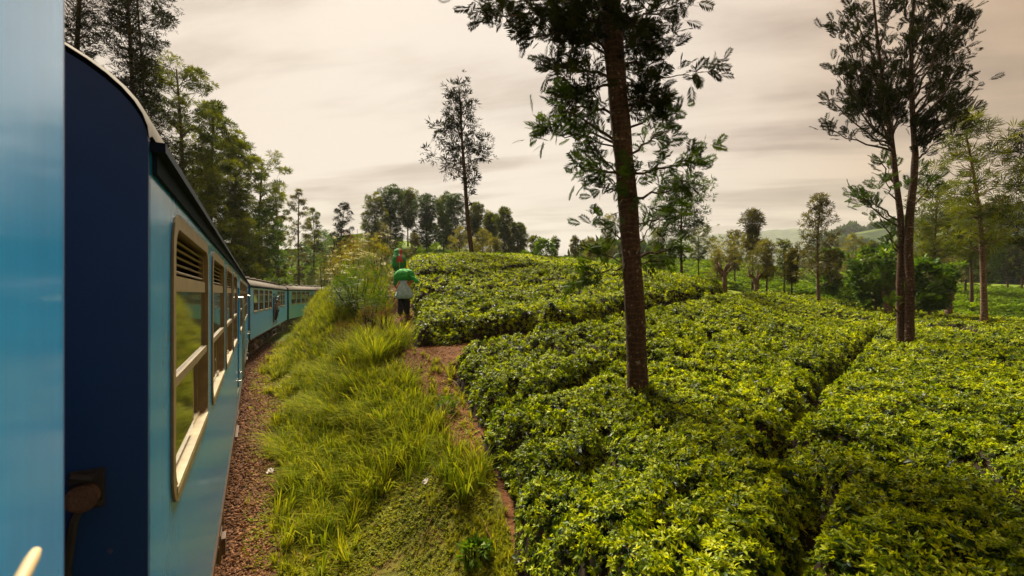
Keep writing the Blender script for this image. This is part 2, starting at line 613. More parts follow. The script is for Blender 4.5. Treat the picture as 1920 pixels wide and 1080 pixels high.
# tea blocks, furrows and path in plan
UP = [hit(px, py, 0.6) for px, py in [(778, 610), (850, 608), (960, 592), (1060, 580), (1160, 568), (1240, 554), (1320, 545)]]
UP += [np.array(((px - 960) / FPX * d, d)) for px, d in [(1362, 25), (1340, 33), (1100, 40), (850, 40), (768, 34), (766, 24), (768, 20), (775, 16), (774, 13.4)]]
LOW = [hit(px, py, 0.5) for px, py in [(985, 1075), (968, 980), (945, 880), (912, 790), (876, 708), (845, 648), (960, 628), (1060, 610), (1160, 589), (1240, 572), (1330, 556)]]
LOW += [np.array(((px - 960) / FPX * d, d)) for px, d in [(1400, 26), (1450, 38), (1600, 33), (1720, 30), (1846, 26), (2050, 24), (2500, 16)]]
LOW += [np.array(q) for q in [(16, 3.0), (14, -2), (2.2, -2), (1.2, 2.0)]]
FUR = [[hit(px, py, 0.45) for px, py in q] for q in [
    [(1690, 598), (1640, 630), (1595, 675), (1545, 725), (1505, 785), (1450, 825), (1490, 868), (1548, 915), (1535, 968), (1480, 1080)],
    [(790, 560), (880, 553), (1000, 535), (1130, 525), (1240, 517)],
    [(790, 521), (900, 513), (1040, 505), (1100, 508)],
    [(1990, 690), (1900, 650), (1800, 620), (1700, 600)],
    [(1985, 985), (1885, 930), (1800, 880)],
    [(905, 760), (1000, 748), (1060, 738), (1120, 700), (1230, 665)],
]]
FURW = [0.17, 0.30, 0.26, 0.20, 0.18, 0.15]


def inside(x, y, poly):
    c = np.zeros(np.shape(x), bool)
    n = len(poly)
    for i in range(n):
        ax, ay = poly[i]; bx, by = poly[(i + 1) % n]
        k = ((ay > y) != (by > y)) & (x < (bx - ax) * (y - ay) / (by - ay + 1e-12) + ax)
        c ^= k
    return c


def teamask(x, y, poly):
    d, _, _ = polydist(x, y, [tuple(q) for q in poly] + [tuple(poly[0])])
    wob = (fbm(x * 1.6, y * 1.6, 3) - 0.5) * 0.42
    m = np.where(inside(x, y, poly), smoothstep(-0.02, 0.42, d + wob), 0)
    for f, w in zip(FUR, FURW):
        df, _, _ = polydist(x, y, [tuple(q) for q in f])
        gap = fbm(x * 0.8 + 40, y * 0.8, 2)
        ww = w * np.clip(3.0 * gap - 0.75, -0.3, 1.5)
        m = m * smoothstep(ww - 0.12, ww + 0.17, df + wob * 0.30)
    return m


def teatop(x, y, m):
    bump = (fbm(x * 1.1, y * 1.1, 3) - 0.5) * 0.17 + (vnoise(x * 4.2, y * 4.2) - 0.5) * 0.10
    hole = smoothstep(0.70, 0.82, vnoise(x * 2.3 + 9, y * 2.3 + 4)) * 0.26 - smoothstep(0.74, 0.86, vnoise(x * 3.7 + 2, y * 3.7 + 31)) * -0.12 + smoothstep(0.60, 0.78, vnoise(x * 7.3 + 2, y * 7.3 + 11)) * 0.10
    return terrain(x, y) + (TEA_H + bump - hole) * np.sqrt(np.clip(m, 0, 1))


GAP = UP[:7] + LOW[5:11][::-1]


def build_ground():
    rr = np.r_[0.0, np.geomspace(0.5, 2600, 520)]
    az = np.r_[np.linspace(-180, -58, 40)[:-1], np.linspace(-58, 58, 330)[:-1], np.linspace(58, 180, 40)[:-1]]
    na = len(az)
    r, a = np.meshgrid(rr[1:], np.radians(az), indexing='ij')
    x = (r * np.sin(a)).ravel(); y = (r * np.cos(a)).ravel()
    z = terrain(x, y)
    v = np.c_[x, y, z]
    v = np.vstack((v, [(0, 0, T(0, 0))]))
    nr = len(rr) - 1
    i, j = np.meshgrid(np.arange(nr - 1), np.arange(na), indexing='ij')
    jn = (j + 1) % na
    f = np.stack((i * na + j, i * na + jn, (i + 1) * na + jn, (i + 1) * na + j), -1).reshape(-1, 4)[:, ::-1]
    c = len(v) - 1
    t = np.array([(c, (k + 1) % na, k, k) for k in range(na)])
    mb = MB(); mb.add(v, np.vstack((f, t)))
    o = mb.build('ground', ground_material(), smooth=True)
    tag(o, kind='structure')
    xx, yy = v[:, 0], v[:, 1]
    dist = np.hypot(xx, yy)
    far = smoothstep(34, 46, dist)
    dt, _, side = polydist(xx, yy, CL)
    wob = (fbm(xx * 1.3, yy * 1.3) - 0.5)
    bal = 1 - smoothstep(1.8, 2.4, dt + wob * 1.2)
    pm = pathmask(xx, yy)
    tea = np.maximum(teamask(xx, yy, UP), teamask(xx, yy, LOW))
    tea = np.maximum(tea, (inside(xx, yy, UP) | inside(xx, yy, LOW) | inside(xx, yy, GAP)) * 1.0)
    gr = np.clip(1 - pm - tea, 0, 1) * smoothstep(0.35, 0.55, fbm(xx * 0.9 + 3, yy * 0.9, 4) + 0.14)
    hill = smoothstep(200, 300, dist)
    for nme, val in (('grassy', gr), ('ballast', bal), ('far', far), ('hill', hill)):
        at = o.data.attributes.new(nme, 'FLOAT', 'POINT')
        at.data.foreach_set('value', val.astype(np.float32))
    return o


PATH = [P(q, w, e)[:2] for q, w, e in [(905, 850, 7.0), (860, 770, 8.6), (815, 700, 10.3), (790, 655, 11.8), (772, 620, 13.8), (757, 594, 16), (748, 541, 19), (742, 520, 24)]]


def pathmask(x, y):
    d, _, _ = polydist(x, y, [tuple(q) for q in PATH])
    w = (fbm(x * 1.7 + 8, y * 1.7, 3) - 0.5)
    return 1 - smoothstep(0.34, 0.80, d + w * 0.8)


# ------------------------------------------------------------------ scatter with geometry nodes
def scatter_group():
    g = bpy.data.node_groups.new('scatter', 'GeometryNodeTree')
    return g


def scatter(name, pts, eul, scl, var, sources, parent=None, kind='stuff', label=None):
    me = bpy.data.meshes.new(name)
    n = len(pts)
    me.vertices.add(n)
    me.vertices.foreach_set('co', np.asarray(pts, float).ravel())
    a = me.attributes.new('rot', 'FLOAT_VECTOR', 'POINT'); a.data.foreach_set('vector', np.asarray(eul, np.float32).ravel())
    scl = np.asarray(scl, np.float32)
    if scl.ndim == 1:
        scl = np.repeat(scl[:, None], 3, 1)
    a = me.attributes.new('scl', 'FLOAT_VECTOR', 'POINT'); a.data.foreach_set('vector', scl.ravel())
    a = me.attributes.new('var', 'INT', 'POINT'); a.data.foreach_set('value', np.asarray(var, np.int32))
    o = bpy.data.objects.new(name, me)
    COL.objects.link(o)
    col = bpy.data.collections.new(name + '_sources')
    for s in sources:
        if s.name not in col.objects:
            col.objects.link(s)
    g = bpy.data.node_groups.new(name, 'GeometryNodeTree')
    g.interface.new_socket('Geometry', in_out='INPUT', socket_type='NodeSocketGeometry')
    g.interface.new_socket('Geometry', in_out='OUTPUT', socket_type='NodeSocketGeometry')
    N = g.nodes; Lk = g.links
    gi = N.new('NodeGroupInput'); go = N.new('NodeGroupOutput')
    ci = N.new('GeometryNodeCollectionInfo'); ci.inputs[0].default_value = col
    ci.inputs['Separate Children'].default_value = True; ci.inputs['Reset Children'].default_value = True
    ip = N.new('GeometryNodeInstanceOnPoints'); ip.inputs['Pick Instance'].default_value = True

    def na(nm, dt):
        q = N.new('GeometryNodeInputNamedAttribute'); q.data_type = dt; q.inputs[0].default_value = nm
        return q.outputs[0]
    er = N.new('FunctionNodeEulerToRotation')
    Lk.new(na('rot', 'FLOAT_VECTOR'), er.inputs[0])
    Lk.new(gi.outputs[0], ip.inputs['Points'])
    Lk.new(ci.outputs[0], ip.inputs['Instance'])
    Lk.new(na('var', 'INT'), ip.inputs['Instance Index'])
    Lk.new(er.outputs[0], ip.inputs['Rotation'])
    Lk.new(na('scl', 'FLOAT_VECTOR'), ip.inputs['Scale'])
    Lk.new(ip.outputs[0], go.inputs[0])
    md = o.modifiers.new('scatter', 'NODES'); md.node_group = g
    if parent is not None:
        o.parent = parent
    tag(o, label, None, None, kind)
    return o


def src(mb, name, mat, smooth=False):
    return bpy.data.objects.new(name, mb.mesh(name, mat, smooth))


# leaf shapes -------------------------------------------------------
def leaf_blade(base, d, nrm, L, Wd, bend=0.25, fold=0.18):
    """pointed oval leaf: 7 points, 3 stations and a tip, folded along its midrib"""
    d = d / np.linalg.norm(d)
    s = np.cross(d, nrm); s /= np.linalg.norm(s) + 1e-9
    nn = np.cross(s, d)
    v = [base]
    for t, w in ((0.35, 1.0), (0.7, 0.72)):
        c = base + d * L * t - nn * bend * L * t * t
        v += [c - s * Wd / 2 * w + nn * fold * Wd * w, c, c + s * Wd / 2 * w + nn * fold * Wd * w]
    v.append(base + d * L - nn * bend * L)
    f = [(0, 1, 2, 2), (0, 2, 3, 3), (1, 4, 5, 2), (2, 5, 6, 3), (4, 7, 5, 5), (5, 7, 6, 6)]
    return np.array(v), np.array(f)[:, ::-1] * 1


def fix(f):
    f = np.asarray(f)
    out = []
    for q in f:
        u = list(dict.fromkeys(q.tolist()))
        out.append(u if len(u) == 4 else [u[0], u[1], u[2], u[2]])
    return np.array(out)


def sprig(n, L, up=0.6, seed=0, tint=(0, 1)):
    r = np.random.default_rng(seed)
    mb = MB()
    for k in range(n):
        a = k * 2.4 + r.uniform(-0.4, 0.4)
        el = r.uniform(up - 0.45, up + 0.5)
        d = np.array((math.cos(a) * math.cos(el), math.sin(a) * math.cos(el), math.sin(el)))
        b = np.array((0, 0, r.uniform(-0.35, 0.1) * L)) + d * 0.1 * L
        l = L * r.uniform(0.65, 1.15)
        nr = np.array((0, 0, 1.0)) + r.normal(0, 0.25, 3)
        v, f = leaf_blade(b, d, nr, l, l * r.uniform(0.36, 0.5), r.uniform(0.0, 0.5))
        mb.add(v, fix(f), 0, r.uniform(*tint) if k > 1 else 1.0)
    return mb


def tuft(n, H, seed, spread=0.7, w=0.006):
    r = np.random.default_rng(seed)
    mb = MB()
    for k in range(n):
        a = r.uniform(0, 6.283); h = H * r.uniform(0.45, 1.1); le = r.uniform(0.1, spread)
        u = np.array((math.cos(a), math.sin(a), 0)); s = np.array((-u[1], u[0], 0)) * w
        b = u * r.uniform(0, 0.35) * H * 0.5
        m = b + u * le * h * 0.35 + np.array((0, 0, h * 0.6)); e = b + u * le * h + np.array((0, 0, h * (1 - 0.35 * le)))
        mb.add([b - s, b + s, m + s * 0.8, m - s * 0.8, e], [(0, 1, 2, 3), (3, 2, 4, 4)], 0, r.uniform(0, 1))
    return mb


TEA_SPRIGS = [src(sprig(8, 0.075, 0.55, s), 'tea_sprig', M['tea_leaf'], True) for s in range(5)]
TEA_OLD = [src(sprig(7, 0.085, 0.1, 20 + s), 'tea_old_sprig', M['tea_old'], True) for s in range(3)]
TUFTS = [src(tuft(14, 0.16, s), 'grass_tuft', M['grass']) for s in range(4)]
LONG = [src(tuft(22, 0.42, 70 + s, 0.9, 0.007), 'long_grass_tuft', M['long_grass']) for s in range(4)]
WEEDS = [src(sprig(7, 0.055, 0.25, 40 + s), 'weed_sprig', M['weed']) for s in range(4)]
LITTER = [src(sprig(3, 0.06, 0.05, 60 + s), 'dry_leaf_sprig', M['dry']) for s in range(3)]


def stone_src(seed):
    bm = bmesh.new()
    bmesh.ops.create_icosphere(bm, subdivisions=1, radius=0.5)
    r = np.random.default_rng(seed)
    for v in bm.verts:
        v.co *= r.uniform(0.7, 1.15)
        v.co.z *= 0.7
    me = bpy.data.meshes.new('stone'); bm.to_mesh(me); bm.free()
    me.materials.append(M['stone'])
    return bpy.data.objects.new('ballast_stone', me)


STONES = [stone_src(s) for s in range(3)]


def euler_to(nrm, tilt):
    """euler turning +Z to the normal plus a random tilt, with a random spin"""
    n = len(nrm)
    d = nrm + rng.normal(0, tilt, (n, 3))
    d /= np.linalg.norm(d, axis=1, keepdims=True)
    th = np.arccos(np.clip(d[:, 2], -1, 1)); ph = np.arctan2(d[:, 1], d[:, 0])
    # R = Rz(ph) Ry(th) Rz(spin)  ->  as XYZ euler
    sp = rng.uniform(0, 6.283, n)
    ca, sa, cb, sb, cg, sg = np.cos(ph), np.sin(ph), np.cos(th), np.sin(th), np.cos(sp), np.sin(sp)
    r00 = ca * cb * cg - sa * sg; r10 = sa * cb * cg + ca * sg; r20 = -sb * cg
    r21 = sb * sg; r22 = cb
    return np.c_[np.arctan2(r21, r22), np.arcsin(np.clip(-r20, -1, 1)), np.arctan2(r10, r00)]


def inview(x, y, margin=5):
    az = np.degrees(np.arctan2(x, y))
    return (np.abs(az) < 48.5 + margin) & (y > 1.2)


def tea_block(poly, label):
    p = np.array(poly)
    lo, hi = p.min(0) - 0.2, p.max(0) + 0.2
    lo[1] = max(lo[1], 1.0)
    # solid inside of the bushes
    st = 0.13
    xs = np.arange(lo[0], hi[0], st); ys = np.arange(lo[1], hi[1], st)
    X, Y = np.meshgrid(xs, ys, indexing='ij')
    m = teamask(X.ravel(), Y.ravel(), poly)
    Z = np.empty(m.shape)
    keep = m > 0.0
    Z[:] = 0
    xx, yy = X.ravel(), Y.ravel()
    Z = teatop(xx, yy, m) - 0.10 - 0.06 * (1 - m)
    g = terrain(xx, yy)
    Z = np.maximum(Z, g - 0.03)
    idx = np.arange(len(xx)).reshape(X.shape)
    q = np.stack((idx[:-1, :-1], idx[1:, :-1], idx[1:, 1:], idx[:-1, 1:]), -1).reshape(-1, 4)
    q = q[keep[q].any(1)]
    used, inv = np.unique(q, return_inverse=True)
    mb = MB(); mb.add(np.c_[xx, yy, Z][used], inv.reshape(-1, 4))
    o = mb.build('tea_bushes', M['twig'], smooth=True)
    tag(o, label, None, None, 'stuff')

    def sample(dens, lay):
        pts = []
        bands = [(1.2, 6), (6, 10), (10, 16), (16, 24), (24, 50)]
        for (a, b), dn in zip(bands, dens):
            xa = min(hi[0], b * 1.25)
            x0 = max(lo[0], -b * 1.25)
            y0, y1 = max(lo[1], 0.5), min(hi[1], b)
            if xa <= x0 or y1 <= y0:
                continue
            n = int((xa - x0) * (y1 - y0) * dn)
            x = rng.uniform(x0, xa, n); y = rng.uniform(y0, y1, n)
            r = np.hypot(x, y)
            k = (r >= a) & (r < b) & inview(x, y)
            pts.append(np.c_[x[k], y[k]])
        pts = np.vstack(pts)
        m = teamask(pts[:, 0], pts[:, 1], poly)
        k = m > (0.05 if lay == 0 else 0.02)
        pts, m = pts[k], m[k]
        x, y = pts.T
        e = 0.05
        z = teatop(x, y, m)
        zx = teatop(x + e, y, teamask(x + e, y, poly)); zy = teatop(x, y + e, teamask(x, y + e, poly))
        nr = np.c_[-(zx - z) / e, -(zy - z) / e, np.ones(len(z)) * 1.0]
        nr /= np.linalg.norm(nr, axis=1, keepdims=True)
        return x, y, z, nr
    x, y, z, nr = sample((900, 620, 370, 180, 86), 0)
    r = np.hypot(x, y)
    steep = 1 / np.maximum(nr[:, 2], 0.2)
    sc = np.interp(r, [3, 8, 15, 25, 40], [0.60, 0.66, 0.80, 1.08, 1.45]) * rng.uniform(0.6, 1.4, len(x))
    z = z + np.where(rng.random(len(x)) < 0.45, rng.uniform(-0.11, -0.04, len(x)), rng.uniform(-0.03, 0.04, len(x)))
    # steep sides get more points, pushed out
    scatter('leaf', np.c_[x, y, z], euler_to(nr, 0.35), sc, rng.integers(0, 5, len(x)), TEA_SPRIGS, o)
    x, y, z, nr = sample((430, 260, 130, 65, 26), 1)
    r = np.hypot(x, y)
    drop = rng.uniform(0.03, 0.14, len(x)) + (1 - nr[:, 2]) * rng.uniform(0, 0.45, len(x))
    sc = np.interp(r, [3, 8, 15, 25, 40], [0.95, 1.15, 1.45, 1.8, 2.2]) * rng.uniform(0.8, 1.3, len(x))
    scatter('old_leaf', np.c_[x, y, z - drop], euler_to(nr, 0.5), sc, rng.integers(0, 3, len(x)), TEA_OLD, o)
    return o


def ground_cover():
    n = 150000
    d = 3.5 + (rng.random(n) ** 1.35) * 36
    az = rng.uniform(-40, 3, n)
    x = d * np.sin(np.radians(az)); y = d * np.cos(np.radians(az))
    dt, _, side = polydist(x, y, CL)
    tea = inside(x, y, UP) | inside(x, y, LOW) | inside(x, y, GAP)
    pm = pathmask(x, y)
    right = side > 0
    patch = fbm(x * 0.8, y * 0.8, 3)
    patch2 = fbm(x * 0.55 + 20, y * 0.55 + 7, 3)
    z = terrain(x, y)
    up = np.tile((0, 0, 1.0), (n, 1))
    base = right & ~tea & (dt > 1.9)
    u = rng.random(n)
    grow = smoothstep(1.85, 2.6, dt + (patch - 0.5) * 2.2)
    g = base & (u < (0.85 * grow * (1 - 0.9 * pm) * smoothstep(0.36, 0.56, patch2) * (0.25 + 0.75 * smoothstep(0.3, 0.6, fbm(x * 2.6, y * 2.6, 2)))))
    s = np.interp(d, [4, 12, 30], [0.75, 1.15, 1.9]) * rng.uniform(0.45, 1.5, n) * (0.35 + 1.3 * patch)
    scatter('grass', np.c_[x, y, z][g], euler_to(up[g], 0.18), s[g], rng.integers(0, 4, g.sum()), TUFTS)
    u = rng.random(n)
    w = right & ~tea & (dt > 1.55) & (u < (0.20 + 0.75 * smoothstep(0.62, 0.42, patch2)) * (1 - 0.85 * pm) * (0.18 + 0.82 * grow) * smoothstep(0.30, 0.50, fbm(x * 1.9 + 11, y * 1.9 + 2, 3)))
    scatter('ground_cover', np.c_[x, y, z + 0.015][w], euler_to(up[w], 0.3), (s * 0.95)[w], rng.integers(0, 4, w.sum()), WEEDS)
    tall = base & (rng.random(n) < 0.16 * grow * (1 - pm) * smoothstep(0.40, 0.58, fbm(x * 0.7 + 50, y * 0.7 + 9, 2)) * smoothstep(5.2, 10, d))
    scatter('long_grass', np.c_[x, y, z][tall], euler_to(up[tall], 0.22), (rng.uniform(0.7, 1.5, n) * np.interp(d, [8, 30], [1.0, 1.4]))[tall], rng.integers(0, 4, tall.sum()), LONG)
    u = rng.random(n)
    l = (right & (dt > 1.5)) & (u < 0.14 + 0.25 * pm + 0.35 * (1 - grow)) & ~(inside(x, y, LOW) & (u > 0.05))
    scatter('leaf_litter', np.c_[x, y, z + 0.01][l], euler_to(up[l], 0.3), (s * 0.8)[l], rng.integers(0, 3, l.sum()), LITTER)
    # ballast
    n = 42000
    d = 4.2 + (rng.random(n) ** 1.2) * 34
    az = rng.uniform(-42, -20, n)
    x = d * np.sin(np.radians(az)); y = d * np.cos(np.radians(az))
    dt, _, side = polydist(x, y, CL)
    k = (dt < 2.4 + rng.normal(0, 0.3, n)) & (dt > 0.2)
    x, y, d = x[k], y[k], d[k]
    z = terrain(x, y)
    s = np.interp(d, [4, 12, 30], [0.05, 0.07, 0.11])[:, None] * rng.uniform(0.6, 1.4, (len(x), 3))
    scatter('ballast', np.c_[x, y, z + 0.005], rng.uniform(0, 6.28, (len(x), 3)), s, rng.integers(0, 3, len(x)), STONES)


ground_obj = build_ground()
tea_block(UP, 'raised block of clipped tea bushes climbing to the crest beside the pickers')
tea_block(LOW, 'broad field of clipped tea bushes round the silver oak, nearest the train')
ground_cover()
#--SECTION2--
# ================================================================== the train
def weathered(name, top, low, rough=0.2, coat=0.5):
    """gloss coach paint: faded in streaks, dusty towards the sole bar"""
    def fn(t, v):
        sep = t.add('ShaderNodeSeparateXYZ'); t.l.new(v, sep.inputs[0])
        mp = t.add('ShaderNodeMapping'); mp.inputs['Scale'].default_value = (2.6, 1.0, 0.28); t.l.new(v, mp.inputs[0])
        st = t.noise(mp.outputs[0], 3.2, 6, 0.7)
        fine = t.noise(v, 30, 4, 0.6)
        c = t.mix(t.mapr(st, 0.35, 0.7), top, tuple(x * 0.72 for x in top))
        dirt = t.math('MULTIPLY', t.mapr(sep.outputs[2], 2.2, 1.0, 0.0, 0.5), t.mapr(st, 0.25, 0.65, 0.35, 1.0))
        c = t.mix(dirt, c, low)
        spots = t.mapr(t.noise(v, 7, 3, 0.5), 0.70, 0.74, 0, 0.35)
        c = t.mix(spots, c, (0.30, 0.22, 0.14))
        return t.mix(t.math('MULTIPLY', fine, 0.25), c, tuple(x * 1.25 for x in top))
    m = principled(name, top, rough, coat=coat, bump=None, colfn=fn)
    t = NT(m.node_tree)
    b = t.n['Principled BSDF']
    tc = t.n['Texture Coordinate']
    bn = t.add('ShaderNodeBump'); bn.inputs['Strength'].default_value = 0.25; bn.inputs['Distance'].default_value = 0.012
    t.put(bn.inputs['Height'], t.noise(tc.outputs['Object'], 1.6, 2, 0.5))
    t.l.new(bn.outputs[0], b.inputs['Normal']); t.l.new(bn.outputs[0], b.inputs['Coat Normal'])
    return m


M['blue'] = weathered('blue_paint', (0.004, 0.26, 0.62), (0.025, 0.20, 0.22), 0.2, 0.08)
M['pale_blue'] = weathered('pale_blue_paint', (0.05, 0.34, 0.80), (0.08, 0.30, 0.42), 0.3, 0.05)
M['navy'] = weathered('navy_paint', (0.0003, 0.030, 0.125), (0.001, 0.016, 0.06), 0.5, 0.0)
M['gutter'] = principled('gutter_paint', (0.005, 0.012, 0.026), 0.8, spec=0.1)
M['roof'] = principled('roof_paint', (0.17, 0.145, 0.125), 0.9, spec=0.1, bump=(3, 0.2))
M['tan'] = principled('tan_frame', (0.21, 0.145, 0.068), 0.5)
M['cream'] = principled('cream_paint', (0.42, 0.34, 0.21), 0.4)
M['inside'] = principled('inside', (0.10, 0.075, 0.05), 0.8)
M['dark'] = principled('dark_iron', (0.016, 0.012, 0.010), 0.7)
M['rust'] = principled('rusty_iron', (0.10, 0.05, 0.026), 0.75, bump=(30, 0.5))
M['trim'] = principled('brown_trim', (0.07, 0.042, 0.024), 0.95, spec=0.1)
M['steel'] = principled('worn_steel', (0.38, 0.34, 0.28), 0.35, metal=0.8)
M['rubber'] = principled('rubber', (0.012, 0.012, 0.012), 0.9)
M['glass'] = principled('glass', (0.055, 0.05, 0.03), 0.04, spec=0.9, coat=0.4, colfn=lambda t, v: t.mix(t.noise(v, 3, 3), (0.03, 0.03, 0.018), (0.07, 0.06, 0.035)))

ZB, ZG = 1.0, 3.73
WW, WH, WZ = 1.55, 1.19, 2.365


def rrect(x0, z0, x1, z1, r, n=6):
    out = []
    for cx, cz, a0 in ((x1 - r, z1 - r, 0), (x0 + r, z1 - r, 90), (x0 + r, z0 + r, 180), (x1 - r, z0 + r, 270)):
        for k in range(n + 1):
            a = R(a0 + 90 * k / n)
            out.append((cx + r * math.cos(a), cz + r * math.sin(a)))
    return np.array(out)


def ring_faces(n, a, b):
    return [(a + i, a + (i + 1) % n, b + (i + 1) % n, b + i) for i in range(n)]


def roof_z(y):
    t = np.abs(COACH_W / 2 - y) / (COACH_W / 2)
    return ZG + 0.44 * np.sqrt(np.maximum(0, 1 - t ** 2.5))


def window_proto(closed):
    """frame with slats, pane, rails and sill; origin at the opening's lower near corner"""
    fr = empty_parts = {}
    mb = MB()
    a = rrect(-0.035, -0.035, WW + 0.035, WH + 0.035, 0.165); b = rrect(0.03, 0.035, WW - 0.03, WH - 0.03, 0.115)
    n = len(a)
    v = []
    for pts, y in ((a, 0.0), (a, -0.009), (b, -0.009), (b, 0.05)):
        v += [(p[0], y, p[1]) for p in pts]
    f = ring_faces(n, 0, n) + ring_faces(n, n, 2 * n) + ring_faces(n, 2 * n, 3 * n)
    mb.add(v, np.array(f))
    parts = {'frame': mb.mesh('window', M['tan'], False)}
    s = MB()
    c, w = math.cos(0.6), math.sin(0.6)
    h = 0.009
    for dy, dz in ((0.0, 0.0),):
        v = [(0.05, 0.012, -h), (WW - 0.05, 0.012, -h), (WW - 0.05, 0.05, h), (0.05, 0.05, h), (0.05, 0.022, -h - 0.006), (WW - 0.05, 0.022, -h - 0.006), (WW - 0.05, 0.06, h - 0.006), (0.05, 0.06, h - 0.006)]
        s.add(v, [(0, 1, 2, 3), (7, 6, 5, 4), (0, 4, 5, 1), (3, 2, 6, 7), (0, 3, 7, 4), (1, 5, 6, 2)])
    parts['slat'] = s.mesh('slat', M['tan'])
    parts['panel'] = MB().box((0.046, 0.006, 0.885), (WW - 0.046, 0.034, 0.955)).box((0.046, 0.014, 0.955), (0.085, 0.045, 1.14)).box((WW - 0.085, 0.014, 0.955), (WW - 0.046, 0.045, 1.14)).mesh('panel', M['tan'])
    parts['pane'] = MB().box((0.028, 0.012, 0.515), (WW - 0.028, 0.018, 0.884)).mesh('pane', M['glass'])
    parts['mid_rail'] = MB().box((0.03, -0.003, 0.468), (WW - 0.03, 0.036, 0.512)).mesh('mid_rail', M['tan'])
    parts['sash'] = MB().box((WW * 0.60, 0.042, 0.052), (WW * 0.60 + 0.03, 0.062, 0.46)).box((WW * 0.74, 0.042, 0.052), (WW * 0.74 + 0.045, 0.066, 0.46)).box((WW * 0.60 + 0.03, 0.046, 0.20), (WW * 0.74, 0.06, 0.225)).box((WW * 0.9, 0.042, 0.052), (WW * 0.9 + 0.03, 0.062, 0.46)).mesh('sash', M['tan'])
    parts['sill'] = MB().box((0.06, -0.013, 0.012), (WW - 0.06, 0.075, 0.045)).box((0.085, 0.034, 0.046), (WW - 0.085, 0.068, 0.07)).mesh('sill', M['cream'])
    if closed:
        parts['lower'] = MB().box((0.03, 0.02, 0.08), (WW * 0.60 - 0.002, 0.026, 0.46)).mesh('pane', M['glass'])
    return parts


WIN_OPEN, WIN_SHUT = window_proto(False), window_proto(True)


def link(me, name, parent, loc=(0, 0, 0)):
    o = bpy.data.objects.new(name, me)
    COL.objects.link(o); o.parent = parent; o.location = loc
    return o


def wheel_mesh():
    mb = MB()
    n = 28
    a = np.arange(n) * 2 * np.pi / n
    prof = [(0.0, 0.06), (0.12, 0.06), (0.13, 0.02), (0.33, 0.015), (0.36, 0.06), (0.45, 0.06), (0.45, -0.05), (0.49, -0.055), (0.49, -0.08), (0.0, -0.08)]
    v = [(r * math.cos(q), -y, r * math.sin(q)) for r, y in prof for q in a]
    f = [(i * n + j, i * n + (j + 1) % n, (i + 1) * n + (j + 1) % n, (i + 1) * n + j) for i in range(len(prof) - 1) for j in range(n)]
    mb.add(v, f)
    return mb.mesh('wheel', M['rust'])


WHEEL = wheel_mesh()


def bogie_mesh():
    mb = MB()
    for y in (0.10, 2.58):
        # side frame as a bow that dips to the axle boxes
        xs = np.linspace(-1.75, 1.75, 25)
        top = 0.72 + 0.10 * np.cos(xs / 1.75 * np.pi)
        bot = top - 0.16 - 0.08 * np.cos(xs / 1.75 * np.pi)
        v = []
        for x, t, b in zip(xs, top, bot):
            v += [(x, y, b), (x, y, t), (x, y + 0.12, t), (x, y + 0.12, b)]
        f = []
        for i in range(24):
            for j in range(4):
                f.append((4 * i + j, 4 * i + (j + 1) % 4, 4 * i + 4 + (j + 1) % 4, 4 * i + 4 + j))
        f += [(0, 1, 2, 3), (96, 97, 98, 99)]
        mb.add(v, f)
        for x in (-0.3, 0.0, 0.3):                     # bolster springs
            z = np.linspace(0.34, 0.62, 40); a = np.linspace(0, 10 * np.pi, 40)
            mb.tube(np.c_[x + 0.075 * np.cos(a), y + 0.06 + 0.075 * np.sin(a), z], 0.016, 5)
        mb.box((-0.5, y - 0.03, 0.28), (0.5, y + 0.15, 0.335))
        for x in (-1.15, 1.15):                        # looped brake hangers beside each axle
            a = np.linspace(0.2, 2 * np.pi - 0.2, 18)
            mb.tube(np.c_[x + 0.30 * np.sin(a), np.full(18, y - 0.06), 0.60 - 0.26 * np.cos(a)], 0.022, 6)
            mb.tube([(x - 0.3, y - 0.06, 0.6), (x - 0.75, y - 0.05, 0.82)], 0.02, 6)
    mb.box((-0.2, 0.42, 0.42), (0.2, 2.38, 0.70))
    return mb.mesh('bogie', M['rust'])


BOGIE = bogie_mesh()
AXBOX = MB().box((-0.13, 0.02, -0.14), (0.13, 0.098, 0.14)).box((-0.09, -0.02, -0.09), (0.09, 0.02, 0.09)).mesh('axle_box', M['rust'])


